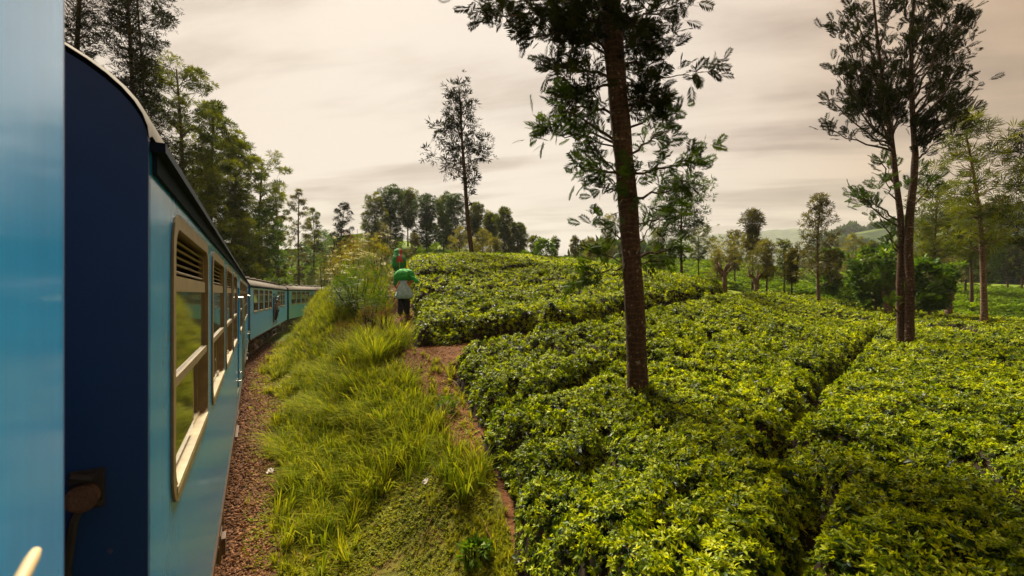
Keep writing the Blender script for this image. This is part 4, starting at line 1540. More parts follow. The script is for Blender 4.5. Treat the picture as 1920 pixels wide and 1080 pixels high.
def tree(name, label, px, d, top, hw, prof='oval', crown0=0.35, leaf='euc_leaf', bark='bark_far', group='trees beyond the tea', clumps=46, per=34,
         flat=0.55, tm='spray', lean=0.0, tr=None, cat='tree', size=1.0, base=None, fill=0.55, lsz=None, dense=1.15):
    b = ground(px, d)
    if base is not None:
        b[2] = base
    H = P(px, top, d)[2] - b[2]
    Rr = hw / FPX * d
    root = empty(name, b, 0)
    tag(root, label, cat, group)
    tr = tr or max(0.05, 0.011 * H + 0.03)
    w1, w2 = rng.uniform(-0.03, 0.03, 2) * H
    ts = np.linspace(0, 1, 9)
    path = np.c_[lean * H * ts ** 1.3 + w1 * np.sin(ts * 4) * ts, w2 * np.sin(ts * 3.1 + 1) * ts, H * 0.97 * ts]
    tk = MB()
    rad = tr * (1 - 0.80 * ts); rad[0] *= 1.3
    path[0][2] = -0.3
    tk.tube(path, rad, 8, jit=0.06)
    cr = MB()
    ls = (lsz or np.clip((0.0105 if d < 44 else 0.0068) * d, 0.12, 0.62)) * size
    k = np.arange(clumps)
    t = np.clip((k + rng.uniform(0, 1, clumps)) / clumps, 0, 1)
    rr = Rr * PROF[prof](t) * np.sqrt(rng.uniform(fill * fill * 0.2, 1.0, clumps))
    an = k * 2.39996 + rng.uniform(-0.5, 0.5, clumps)
    for i in range(clumps):
        zc = H * (crown0 + (1 - crown0) * t[i])
        ax = lerp_path(path, min(0.999, zc / H))
        c = np.array((ax[0] + rr[i] * math.cos(an[i]), ax[1] + rr[i] * math.sin(an[i]), zc))
        if rr[i] > 0.12 * Rr:
            s0 = lerp_path(path, max(0.02, min(0.985, (zc - rr[i] * rng.uniform(0.25, 0.7)) / H)))
            tk.tube(curve(s0, c, rng.uniform(-0.06, 0.08), 5, 0.04), np.linspace(max(0.012, tr * 0.28 * (1 - 0.6 * t[i])), 0.006, 5), 4, caps=False)
        cs = Rr * (rng.uniform(0.2, 0.38) if d < 44 else rng.uniform(0.15, 0.30)) * (0.75 + 0.25 * PROF[prof](t[i]))
        n = int(per * dense * rng.uniform(0.6, 1.3))
        q = rng.normal(0, 1, (n, 3)); q /= np.linalg.norm(q, axis=1, keepdims=True)
        q *= (rng.random((n, 1)) ** 0.45) * cs
        q[:, 2] *= flat
        dr = q / (cs + 1e-6) + rng.normal(0, 0.35, (n, 3)) + (0, 0, 0.15)
        place(cr, tm, c + q, dr, ls * rng.uniform(0.65, 1.25, n), np.clip(rng.uniform(0.1, 0.75) + rng.normal(0, 0.16, n), 0, 1))
    tk.build('trunk', M[bark], root, smooth=True)
    cr.build('crown', M[leaf], root)
    return root


def shrub(name, label, px, d, top, hw, leaf='green_leaf', tm='broad', n=700, size=1.0, cat='shrub', group='shrubs in the tea', flowers=0, base=None, depthk=0.8):
    b = ground(px, d)
    if base is not None:
        b[2] = base
    H = max(0.25, P(px, top, d)[2] - b[2]); Rr = hw / FPX * d
    root = empty(name, b)
    tag(root, label, cat, group)
    st = MB()
    tips = []
    for k in range(14):
        a = k * 2.4 + rng.uniform(-0.3, 0.3); q = math.sqrt(rng.uniform(0.02, 1))
        e = np.array((math.cos(a) * Rr * q * 0.85, math.sin(a) * Rr * q * 0.85 * depthk, H * math.sqrt(max(0.12, 1 - q * q * 0.85)) * rng.uniform(0.75, 0.98)))
        tips.append(e)
        st.tube(curve(np.array((0.05 * math.cos(a), 0.05 * math.sin(a), -0.1)), e, -0.06, 5, 0.03), np.linspace(0.018, 0.006, 5) * (0.6 + H * 0.3), 4, caps=False)
    st.build('stem', M['twig'], root)
    mb = MB()
    ls = np.clip(0.0056 * d, 0.07, 0.4) * size
    q = rng.normal(0, 1, (n, 3)); q /= np.linalg.norm(q, axis=1, keepdims=True)
    lump = 0.78 + 0.5 * (vnoise(q[:, 0] * 2.2 + px, q[:, 2] * 2.2 + q[:, 1] * 1.7) - 0.4)
    rad = rng.random(n) ** 0.28 * lump
    pos = np.c_[q[:, 0] * Rr * rad, q[:, 1] * Rr * depthk * rad, H * 0.46 + q[:, 2] * H * 0.55 * rad]
    pos[:, 2] = np.maximum(pos[:, 2], 0.02)
    tn = np.clip(vnoise(pos[:, 0] * 2.5 + px, pos[:, 2] * 2.5) + rng.normal(0, 0.15, n), 0, 1)
    place(mb, tm, pos, q + (0, 0, 0.25), ls * rng.uniform(0.6, 1.3, n), tn)
    mb.build('foliage', M[leaf], root)
    if flowers:
        fl = MB()
        for k in range(flowers):
            a = rng.uniform(0, 6.283); e = rng.uniform(0.1, 1.2)
            c = np.array((math.cos(a) * math.cos(e) * Rr, math.sin(a) * math.cos(e) * Rr * depthk, H * 0.5 + H * 0.55 * math.sin(e)))
            fl.tube([c * (0.9, 0.9, 0.85), c + (0, 0, 0.06)], 0.006, 4, caps=False, tint=0.1)
            m = 9
            qq = np.c_[rng.normal(0, 0.07, (m, 2)), rng.normal(0.06, 0.012, m)]
            place(fl, 'spray', c + qq, np.c_[rng.normal(0, 1, (m, 2)), np.full(m, 0.2)], np.full(m, 0.07), rng.uniform(0.0, 0.8, m))
        fl.build('flower_head', M['flower'], root)
    return root


def grass_clump(label, px, py, d, h, rad, n=170, mat='tall_grass', tmin=0.0, name='grass_clump', cat='grass clump', lean=(0, 0), w=0.010):
    b = ground(px, d)
    root_mb = MB()
    for k in range(n):
        a = rng.uniform(0, 6.283); q = math.sqrt(rng.random()) * rad * 0.35
        u = np.array((math.cos(a), math.sin(a), 0)); s = np.array((-u[1], u[0], 0)) * w * rng.uniform(0.6, 1.2) * 0.5
        L = h * rng.uniform(0.55, 1.2); out = rad * rng.uniform(0.25, 1.1)
        o = u * q + np.array((0, 0, -0.03))
        pts = []
        for t in (0, 0.35, 0.7, 1.0):
            pts.append(o + u * out * t ** 1.6 + np.array((lean[0] * t * t * L, lean[1] * t * t * L, L * (t - 0.42 * t ** 2.6))))
        v = []
        for p_, ww in zip(pts[:3], (0.8, 1, 0.7)):
            v += [p_ - s * ww, p_ + s * ww]
        v.append(pts[3])
        root_mb.add(v, [(0, 1, 3, 2), (2, 3, 5, 4), (4, 5, 6, 6)], 0, float(np.clip(rng.normal(0.45 + tmin, 0.25), 0, 1)))
    o = root_mb.build(name, M[mat])
    o.location = b
    tag(o, label, cat, 'tall grass clumps on the bank')
    return o


# ---- silver oaks, limb by limb
def oak_limb(root, start, tip, r0, fr, leaf, rosettes=7, per=9, sag=0.03, bare=0.3, bark='bark', rise=0.15):
    path = curve(start, tip, sag, 8, 0.025)
    wd = MB(); lf = MB()
    wd.tube(path, np.linspace(r0, max(0.007, r0 * 0.32), 8), 6, caps=False)
    L = np.linalg.norm(tip - start)
    main = (tip - start) / L
    for k in range(rosettes):
        t = bare + (1 - bare) * (k + 0.6) / rosettes if k < rosettes - 1 else 1.0
        t = min(t, 1.0)
        p = lerp_path(path, min(t, 0.999))
        if k < rosettes - 1:
            sd_ = rng.normal(0, 1, 3); sd_[2] = abs(sd_[2]) * 0.6
            q = p + (main * 0.7 + sd_ * 0.55) * min(L, 2.2) * rng.uniform(0.10, 0.24)
            wd.tube(curve(p, q, 0.03, 4, 0.03), np.linspace(max(0.007, r0 * 0.32), 0.006, 4), 4, caps=False)
        else:
            q = p
        n = int(per * rng.uniform(0.7, 1.35))
        dr = rng.normal(0, 1, (n, 3)); dr /= np.linalg.norm(dr, axis=1, keepdims=True)
        dr = dr + main * 0.75 + (0, 0, rise)
        place(lf, 'frond', q + rng.normal(0, fr * 0.42, (n, 3)), dr, fr * rng.uniform(0.75, 1.35, n), np.clip(rng.uniform(0.2, 0.7) + rng.normal(0, 0.15, n), 0, 1), roll=0.9)
    b = wd.build('branch', M[bark], root, smooth=True)
    lf.build('foliage', M[leaf], b)
    return b


def silver_oak():
    D = 8.3
    b = P(1195, 735, D); b[2] = T(b[0], b[1]) - 0.1
    root = empty('silver_oak', b)
    tag(root, 'big silver oak with thick dark trunk standing alone in the near tea field', 'tree', 'silver oaks in the tea')
    pts = [b] + [P(x, y, D) for x, y in [(1195, 700), (1191, 600), (1184, 480), (1177, 380), (1168, 280), (1158, 170), (1148, 60), (1138, -60), (1130, -250), (1128, -500), (1122, -800)]]
    rad = [0.215, 0.185, 0.172, 0.168, 0.172, 0.170, 0.172, 0.185, 0.17, 0.14, 0.10, 0.03]
    tk = np.array(pts) - b
    # more stations, with slight swelling
    tt = np.linspace(0, 1, 60); path = np.array([lerp_path(tk, t * 0.9999) for t in tt]); rr = np.interp(tt * 11, np.arange(12), rad)
    mb = MB(); mb.tube(path, rr * (1 + 0.03 * np.sin(tt * 41)), 20, jit=0.05)
    mb.build('trunk', M['bark'], root, smooth=True)

    def at(py):
        ys = [735, 700, 600, 480, 380, 280, 170, 60, -60, -250, -500, -800]
        k = np.interp(-py, [-q for q in ys], np.arange(12))
        return lerp_path(tk, k / 11.0001)
    spec = [  # start y on trunk, tip x, tip y, depth change, rosettes, per, bare, leaf
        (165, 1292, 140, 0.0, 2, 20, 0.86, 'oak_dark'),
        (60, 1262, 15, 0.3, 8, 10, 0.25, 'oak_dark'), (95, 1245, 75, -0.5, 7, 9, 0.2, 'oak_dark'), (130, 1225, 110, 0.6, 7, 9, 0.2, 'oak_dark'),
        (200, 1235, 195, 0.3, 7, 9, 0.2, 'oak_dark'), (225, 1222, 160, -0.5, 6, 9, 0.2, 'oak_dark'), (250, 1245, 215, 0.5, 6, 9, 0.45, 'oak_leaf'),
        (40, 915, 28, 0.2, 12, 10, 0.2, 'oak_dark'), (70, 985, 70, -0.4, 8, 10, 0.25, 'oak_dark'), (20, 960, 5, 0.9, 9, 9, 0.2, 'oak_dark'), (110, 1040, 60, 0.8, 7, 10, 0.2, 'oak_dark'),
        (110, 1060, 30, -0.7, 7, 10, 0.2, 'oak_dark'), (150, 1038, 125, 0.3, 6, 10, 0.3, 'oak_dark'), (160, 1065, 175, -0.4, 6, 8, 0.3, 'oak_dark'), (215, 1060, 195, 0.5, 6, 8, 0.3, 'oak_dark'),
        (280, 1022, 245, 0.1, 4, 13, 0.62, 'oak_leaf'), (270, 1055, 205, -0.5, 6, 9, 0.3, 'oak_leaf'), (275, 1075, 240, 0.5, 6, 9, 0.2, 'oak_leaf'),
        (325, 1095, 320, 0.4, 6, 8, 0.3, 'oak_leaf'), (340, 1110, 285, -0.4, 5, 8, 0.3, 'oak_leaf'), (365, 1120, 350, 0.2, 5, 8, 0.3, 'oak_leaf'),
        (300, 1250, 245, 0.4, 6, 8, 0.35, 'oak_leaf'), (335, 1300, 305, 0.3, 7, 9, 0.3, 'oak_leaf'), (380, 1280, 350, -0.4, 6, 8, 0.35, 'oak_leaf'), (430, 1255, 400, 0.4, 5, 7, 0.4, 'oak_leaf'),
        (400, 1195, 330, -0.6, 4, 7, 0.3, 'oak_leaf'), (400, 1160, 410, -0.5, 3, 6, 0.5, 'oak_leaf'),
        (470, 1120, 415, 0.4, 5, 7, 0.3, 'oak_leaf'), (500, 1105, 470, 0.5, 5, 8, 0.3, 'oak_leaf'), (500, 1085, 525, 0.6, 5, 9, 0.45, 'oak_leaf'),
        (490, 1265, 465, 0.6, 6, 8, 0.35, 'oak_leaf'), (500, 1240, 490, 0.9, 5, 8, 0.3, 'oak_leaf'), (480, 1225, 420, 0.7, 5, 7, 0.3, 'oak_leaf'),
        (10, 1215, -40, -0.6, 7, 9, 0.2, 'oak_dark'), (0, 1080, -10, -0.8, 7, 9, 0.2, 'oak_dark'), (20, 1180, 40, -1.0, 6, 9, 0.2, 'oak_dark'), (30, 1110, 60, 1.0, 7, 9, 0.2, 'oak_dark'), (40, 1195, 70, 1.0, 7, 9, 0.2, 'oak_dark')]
    for (sy, tx, ty, dd, ro, per, bare, leaf) in spec:
        tip = P(tx, ty, D + dd) - b
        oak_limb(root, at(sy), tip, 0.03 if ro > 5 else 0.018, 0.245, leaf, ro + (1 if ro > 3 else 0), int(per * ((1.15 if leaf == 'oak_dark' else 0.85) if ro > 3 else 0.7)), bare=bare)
    for k in range(26):
        sy = -40 - 28 * k
        a = k * 2.4; ll = 2.0 - 0.05 * k
        s0 = at(sy)
        oak_limb(root, s0, s0 + np.array((math.cos(a) * ll, math.sin(a) * ll, 0.35 * ll)), 0.035, 0.22, 'oak_dark', 6, 8)


def twin_oak():
    D = 15.0
    b = P(1697, 640, D); b[2] = T(b[0], b[1]) - 0.1
    root = empty('silver_oak', b)
    tag(root, 'tall twin-stemmed dark silver oak forking low in the tea field', 'tree', 'silver oaks in the tea')
    A = [(1690, 650), (1689, 600), (1687, 540), (1690, 470), (1688, 400), (1679, 330), (1672, 260), (1660, 190), (1648, 100), (1638, 0), (1630, -90)]
    Bq = [(1704, 650), (1705, 600), (1706, 540), (1703, 470), (1706, 400), (1714, 330), (1716, 290), (1712, 230), (1708, 150), (1710, 60), (1714, -20), (1716, -120)]
    for pl, r0, dd in ((A, 0.105, 0.1), (Bq, 0.125, -0.1)):
        p = np.array([P(x, y, D + dd) for x, y in pl]) - b
        mb = MB(); tt = np.linspace(0, 1, 34)
        mb.tube(np.array([lerp_path(p, t * 0.9999) for t in tt]), r0 * (1.12 - 0.95 * tt ** 1.4), 14, jit=0.06)
        mb.build('trunk', M['bark'], root, smooth=True)
    pa_ = np.array([P(x, y, D + 0.1) for x, y in A]) - b
    pb_ = np.array([P(x, y, D - 0.1) for x, y in Bq]) - b
    r = np.random.default_rng(5)
    tips = []
    for k in range(36):          # steep upright limbs, fanning
        ty = r.uniform(-70, 230)
        half = np.interp(ty, [-70, 60, 130, 200, 260], [112, 128, 138, 128, 90])
        tx = 1695 + r.uniform(-1, 1) * half * (0.9 if ty < 180 else 1.0)
        tips.append((tx, ty, r.uniform(-1.4, 1.4), 9, 0.25))
    tips += [(1552, 240, 0.3, 6, 0.45), (1562, 190, -0.3, 5, 0.5), (1600, 175, 0.6, 6, 0.4), (1835, 160, 0.2, 6, 0.4), (1810, 110, -0.4, 6, 0.4), (1815, 35, 0.3, 6, 0.35),
             (1620, 365, 0.4, 6, 0.4), (1612, 370, -0.3, 5, 0.5), (1650, 300, 0.6, 5, 0.4), (1660, 340, -0.5, 5, 0.4), (1745, 345, 0.3, 5, 0.5), (1750, 270, -0.5, 6, 0.4), (1635, 250, -0.6, 6, 0.3), (1790, 215, 0.5, 6, 0.3), (1665, 440, 0.4, 4, 0.4), (1650, 410, 0.2, 4, 0.4), (1730, 560, -0.3, 3, 0.5), (1670, 565, -0.4, 3, 0.4), (1725, 330, 0.5, 5, 0.4)]
    for (tx, ty, dd, ro, bare) in tips:
        pl = pa_ if tx < 1690 else pb_
        ys = [q[1] for q in (A if tx < 1690 else Bq)]
        sy = min(ty + (170 if ty < 240 else 60) * r.uniform(0.5, 1.1), 590)
        if ty < 240:
            sy = min(sy, 275)
        k = np.interp(-sy, [-q for q in ys], np.arange(len(ys))) / (len(ys) - 1)
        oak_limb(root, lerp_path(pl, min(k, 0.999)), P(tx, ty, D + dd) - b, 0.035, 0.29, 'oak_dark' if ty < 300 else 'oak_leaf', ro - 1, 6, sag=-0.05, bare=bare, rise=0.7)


def crest_tree():
    D = 30.0
    b = P(884, 476, D); b[2] = T(b[0], b[1])
    root = empty('thin_tree', b)
    tag(root, 'thin dark tree with sparse ragged crown standing alone on the tea crest', 'tree')
    A = [(884, 500), (884, 470), (878, 420), (874, 370), (870, 310), (866, 260), (864, 220), (862, 180), (858, 156)]
    p = np.array([P(x, y, D) for x, y in A]) - b
    mb = MB(); tt = np.linspace(0, 1, 26)
    mb.tube(np.array([lerp_path(p, t * 0.9999) for t in tt]), 0.17 * (1.1 - 1.0 * tt), 10, jit=0.08)
    mb.build('trunk', M['bark'], root, smooth=True)
    ys = [q[1] for q in A]
    for (sy, tx, ty) in [(330, 800, 290), (310, 922, 292), (300, 905, 275), (290, 830, 262), (280, 820, 240), (270, 895, 235), (265, 845, 215), (255, 838, 205), (250, 885, 200), (240, 850, 165), (230, 862, 155), (240, 872, 185), (300, 850, 280),
                        (310, 838, 300), (270, 855, 235), (280, 880, 265), (350, 880, 325), (390, 885, 340), (330, 890, 300), (220, 845, 180), (290, 912, 260), (255, 832, 230), (340, 845, 317)]:
        k = np.interp(-sy, [-q for q in ys], np.arange(len(ys))) / (len(ys) - 1)
        s0 = lerp_path(p, min(k, 0.999)); tip = P(tx, ty, D + rng.uniform(-1.2, 1.2)) - b
        path = curve(s0, tip, 0.05, 6, 0.03)
        wd = MB().tube(path, np.linspace(0.04, 0.01, 6), 5, caps=False)
        lf = MB()
        for t in (0.5, 0.7, 0.88, 1.0):
            c = lerp_path(path, min(t, 0.999)) + rng.normal(0, 0.15, 3)
            n = 10
            q = rng.normal(0, 0.2, (n, 3))
            place(lf, 'spray', c + q, q + rng.normal(0, 0.15, (n, 3)), 0.36 * rng.uniform(0.7, 1.3, n), np.clip(rng.normal(0.4, 0.25, n), 0, 1))
        br = wd.build('branch', M['bark'], root)
        lf.build('foliage', M['oak_dark'], br)


def pollard(label, px, d, top, hw, leaf='yellow_leaf', crown=True):
    """lopped shade tree: thick knobbly stub with stubby arms and fresh shoots"""
    b = ground(px, d); H = P(px, top, d)[2] - b[2]; Rr = hw / FPX * d
    root = empty('pollarded_tree', b); tag(root, label, 'tree', 'pollarded trees in the tea')
    mb = MB()
    Ht = H * 0.42
    mb.tube([(0, 0, -0.2), (0.05, 0, Ht * 0.5), (0, 0.03, Ht)], [0.22, 0.17, 0.2], 9, jit=0.15)
    cr = MB()
    for k in range(7):
        a = k * 2.4; e = np.array((math.cos(a) * Rr * 0.5, math.sin(a) * Rr * 0.5, Ht + H * rng.uniform(0.05, 0.2)))
        mb.tube(curve(np.array((0, 0, Ht * rng.uniform(0.6, 0.95))), e, 0.1, 5, 0.05), np.linspace(0.11, 0.07, 5), 7, jit=0.15)
        for j in range(4):
            q = e + np.array((rng.normal(0, Rr * 0.25), rng.normal(0, Rr * 0.25), H * rng.uniform(0.1, 0.42)))
            mb.tube([e, q], [0.02, 0.006], 4, caps=False)
            n = 20
            w = rng.normal(0, 0.2 * Rr, (n, 3)) * (1, 1, 1.5)
            place(cr, 'spray', q + w, w + (0, 0, 0.2), 0.0055 * d * rng.uniform(0.6, 1.2, n), np.clip(rng.normal(0.5, 0.25, n), 0, 1))
    mb.build('trunk', M['bark_pale'], root, smooth=True)
    cr.build('crown', M[leaf], root)


silver_oak()
twin_oak()
crest_tree()

GL = 'trees above the train'
e = 'euc_leaf'
tree('tall_tree', 'tallest dark tree behind the train roof, next to the photo edge coach', 150, 20, -190, 95, 'euc', 0.16, 'oak_dark', 'bark', GL, 130, 40, 0.5, dense=1.1, tr=0.2)
tree('tall_tree', 'tall open tree with straight dark stem just above the curved navy coach end', 245, 21, -150, 100, 'euc', 0.24, 'oak_dark', 'bark', GL, 110, 40, 0.45, dense=1.1, tr=0.17)
tree('tall_tree', 'slender tall tree close beside a twin stem above the navy coach end', 268, 24, -60, 75, 'euc', 0.30, 'oak_dark', 'bark', GL, 70, 40, 0.45, dense=1.1, tr=0.13)
tree('tall_tree', 'olive tree with broad rounded top above the nearest gutter of the coach', 338, 27, 112, 62, 'umbrella', 0.30, e, 'bark', GL, 80, 44, 0.5, dense=1.3)
tree('tall_tree', 'layered green tree stepping down behind the round topped olive tree', 398, 31, 205, 66, 'euc', 0.22, e, 'bark', GL, 90, 44, 0.4, dense=1.3)
tree('tall_tree', 'bushy tree filling the gap low behind the layered green tree', 375, 36, 290, 70, 'euc', 0.15, e, 'bark', GL, 60, 38, 0.5)
tree('tall_tree', 'green tree with flat leaf layers and many thin stems', 440, 36, 262, 58, 'euc', 0.22, e, 'bark', GL, 80, 44, 0.38, dense=1.3)
tree('tall_tree', 'arching tree with dense crown at the end of the tall row', 487, 42, 292, 48, 'umbrella', 0.38, e, 'bark', GL, 48, 40, 0.45)
tree('tall_tree', 'dark green tree below the arching crown at the row end', 520, 47, 350, 30, 'oval', 0.30, e, 'bark', GL, 40, 36, 0.5)
tree('young_tree', 'low loose tree right behind the far coach roofs', 455, 34, 400, 48, 'euc', 0.2, e, 'bark_pale', GL, 44, 34, 0.45)
tree('young_tree', 'slim pale-stemmed tree rising behind the second coach', 492, 40, 395, 38, 'slim', 0.28, 'green_leaf', 'bark_pale', GL, 36, 30, 0.5)
tree('young_tree', 'slim leaning tree on the terrace behind the third coach', 530, 46, 425, 22, 'slim', 0.3, e, 'bark_pale', GL, 26, 28, 0.5, lean=-0.1)
GH = 'trees on the far terraces'
tree('hill_tree', 'brownish pointed tree standing on the terraced hill', 560, 62, 360, 22, 'oval', 0.25, 'brown_leaf', 'bark_far', GH, 36, 30)
tree('hill_tree', 'small loose tree at the top of the terraces beside the pointed one', 588, 74, 392, 16, 'oval', 0.3, e, 'bark_far', GH, 24, 26)
tree('hill_tree', 'dark spreading tree on the skyline above the weedy bank', 641, 62, 380, 23, 'oval', 0.45, 'oak_dark', 'bark_far', GH, 30, 26)
for k, (px, d, top, hw) in enumerate([(605, 85, 425, 20), (575, 80, 440, 18), (625, 80, 432, 18), (660, 78, 425, 22), (684, 72, 430, 16)]):
    shrub('shrub', ['rounded green shrub at the top of the terraces', 'low shrub half way up the terraces', 'green shrub under the dark skyline tree', 'wide shrub on the skyline above the weeds', 'small shrub where the skyline meets the eucalyptus trees'][k], px, d, top, hw, 'green_leaf', 'spray', 500, group='shrubs on the far hill')
shrub('shrub', 'reddish dark shrub on the terrace edge', 610, 58, 455, 26, 'brown_leaf', 'spray', 420, group='shrubs on the far hill')
GM = 'eucalyptus trees beyond the crest'
for k, (px, d, top, hw, pr, c0, lab) in enumerate([
        (703, 66, 370, 17, 'slim', 0.2, 'slim eucalyptus at the near-train end of the clump'), (733, 70, 352, 27, 'euc', 0.1, 'tallest eucalyptus of the clump, dense and dark'),
        (765, 74, 360, 17, 'slim', 0.35, 'eucalyptus with visible bare stem between two dense crowns'), (800, 70, 370, 30, 'euc', 0.08, 'broad dense eucalyptus in the middle of the clump'),
        (832, 74, 372, 22, 'euc', 0.12, 'eucalyptus partly behind the broad dense one'), (852, 70, 366, 24, 'slim', 0.1, 'dark eucalyptus just before the thin crest tree'),
        (893, 72, 384, 20, 'euc', 0.12, 'eucalyptus just behind the thin crest tree'), (920, 78, 402, 12, 'slim', 0.3, 'narrow pale eucalyptus between clump and end pair'),
        (945, 68, 394, 21, 'euc', 0.12, 'round topped eucalyptus of the end pair'), (970, 70, 420, 16, 'slim', 0.2, 'lower bushy eucalyptus ending the clump')]):
    tree('eucalyptus_tree', lab, px, d, top, hw * 1.3, pr, c0, 'oak_leaf' if k in (1, 3, 5) else e, 'bark_far', GM, int(60 + hw * 1.6), 20, 0.9)
for k, (px, d, top, hw, lf) in enumerate([(862, 46, 425, 20, 'yellow_leaf'), (905, 48, 432, 24, 'yellow_leaf'), (928, 50, 448, 16, 'yellow_leaf'), (778, 46, 440, 12, 'brown_leaf'), (720, 46, 420, 22, 'brown_leaf')]):
    tree('young_tree', ['pale yellow feathery sapling at the crest below the eucalyptus', 'yellow green sapling beside the thin crest tree stem', 'small yellow sapling farther along the crest', 'thin brown sapling behind the green bundle', 'brownish sapling behind the pickers'][k], px, d, top, hw, 'oval', 0.1, lf, 'bark_far', 'saplings at the crest', 26, 26, 0.8, tm='feather')
for k, (px, d, top, hw) in enumerate([(815, 44, 452, 13), (790, 42, 460, 12), (745, 42, 462, 14), (845, 42, 466, 16), (985, 46, 470, 10)]):
    shrub('shrub', ['bright shrub below the broad eucalyptus', 'low shrub behind the picker\'s head', 'shrub behind the red fold of the bundle', 'low leafy growth at the foot of the thin crest tree', 'low shrub at the end of the eucalyptus clump'][k], px, d, top, hw, 'green_leaf', 'spray', 300, group='shrubs at the crest')
shrub('shrub', 'rounded bright green bush behind the tea crest', 1022, 38, 447, 27, 'green_leaf', 'broad', 520, group='shrubs at the crest')
tree('small_tree', 'little dark tree just behind the bright green bush', 1002, 52, 444, 11, 'oval', 0.3, e, 'bark_far', 'small trees on the horizon', 18, 22)
tree('small_tree', 'little round tree beyond the bright green bush', 1040, 54, 447, 9, 'oval', 0.35, e, 'bark_far', 'small trees on the horizon', 16, 22)
tree('small_tree', 'lone thin little tree on the horizon', 1078, 48, 446, 9, 'slim', 0.35, 'brown_leaf', 'bark_far', 'small trees on the horizon', 16, 22)
shrub('shrub', 'tiny dark bush beneath the lone thin horizon tree', 1084, 50, 466, 9, 'green_leaf', 'spray', 160, group='shrubs at the crest')
GR = 'trees down the slope past the silver oak'
for k, (px, d, top, hw, pr, c0, lf, bk, tm, lab) in enumerate([
        (1140, 46, 402, 28, 'oval', 0.2, 'yellow_leaf', 'bark_far', 'feather', 'feathery yellow green tree half hidden by the big oak trunk'),
        (1105, 52, 448, 20, 'oval', 0.1, 'yellow_leaf', 'bark_far', 'feather', 'low yellowish bush tree on the skyline before the oak trunk'),
        (1278, 28, 340, 55, 'umbrella', 0.45, 'oak_leaf', 'bark', 'spray', 'spreading tree with forked limbs just past the big oak'),
        (1235, 38, 430, 26, 'oval', 0.2, e, 'bark_far', 'feather', 'green feathery tree next to the oak trunk'),
        (1310, 50, 425, 28, 'umbrella', 0.4, e, 'bark_far', 'spray', 'flat topped tree on the middle slope'),
        (1378, 48, 432, 18, 'slim', 0.3, 'brown_leaf', 'bark_far', 'spray', 'brown leafed tree before the blue ridge'),
        (1411, 40, 397, 26, 'oval', 0.5, 'brown_leaf', 'bark', 'spray', 'tall thin tree with sparse top crossing the blue ridge line'),
        (1437, 36, 452, 20, 'oval', 0.35, 'yellow_leaf', 'bark', 'feather', 'small dark stemmed tree with yellow crown'),
        (1470, 44, 450, 17, 'slim', 0.35, e, 'bark_far', 'spray', 'slim green tree standing before the ridge dip'),
        (1485, 34, 470, 15, 'oval', 0.4, 'brown_leaf', 'bark', 'spray', 'short dark tree beside the slim green one'),
        (1535, 29, 366, 52, 'cone', 0.30, 'brown_leaf', 'bark_pale', 'spray', 'cone shaped brownish tree standing free before the hills'),
        (1556, 38, 470, 28, 'oval', 0.2, 'green_leaf', 'bark_far', 'broad', 'leafy green tree tucked behind the cone shaped tree'),
        (1345, 44, 470, 24, 'oval', 0.15, 'yellow_leaf', 'bark_far', 'feather', 'low yellow bush tree on the middle slope')]):
    tree('slope_tree', lab, px, d, top, hw * 0.92, 'euc' if pr == 'oval' else pr, c0, lf, bk, GR, int(34 + hw * 0.6), 20, 0.6, tm=tm, dense=0.8)
pollard('knobbly lopped tree with pale twisted stub at the tea edge', 1358, 34, 455, 30, 'yellow_leaf')
pollard('lopped tree with two stubby arms behind the tea edge', 1418, 36, 470, 30, 'brown_leaf')
pollard('lopped stub behind the leafy green saplings', 1665, 24, 500, 18, 'green_leaf')
pollard('low lopped stub with green shoots near the twin oak', 1645, 30, 500, 16, 'green_leaf')
pollard('lopped stub at the edge of the far tea rows', 1778, 24, 500, 14, 'green_leaf')
shrub('shrub', 'dark glossy bush at the tea edge before the twin oak', 1592, 27, 522, 22, 'green_leaf', 'broad', 320)
tree('broadleaf_tree', 'leafy bright green sapling just before the twin oak stems', 1642, 25, 468, 40, 'umbrella', 0.25, 'green_leaf', 'bark_pale', 'broad leafed saplings', 40, 22, 0.6, tm='broad')
tree('broadleaf_tree', 'leafy bright green sapling just past the twin oak stems', 1742, 22, 490, 40, 'umbrella', 0.3, 'green_leaf', 'bark_pale', 'broad leafed saplings', 44, 24, 0.55, tm='broad')
GB = 'trees massed behind the far tea'
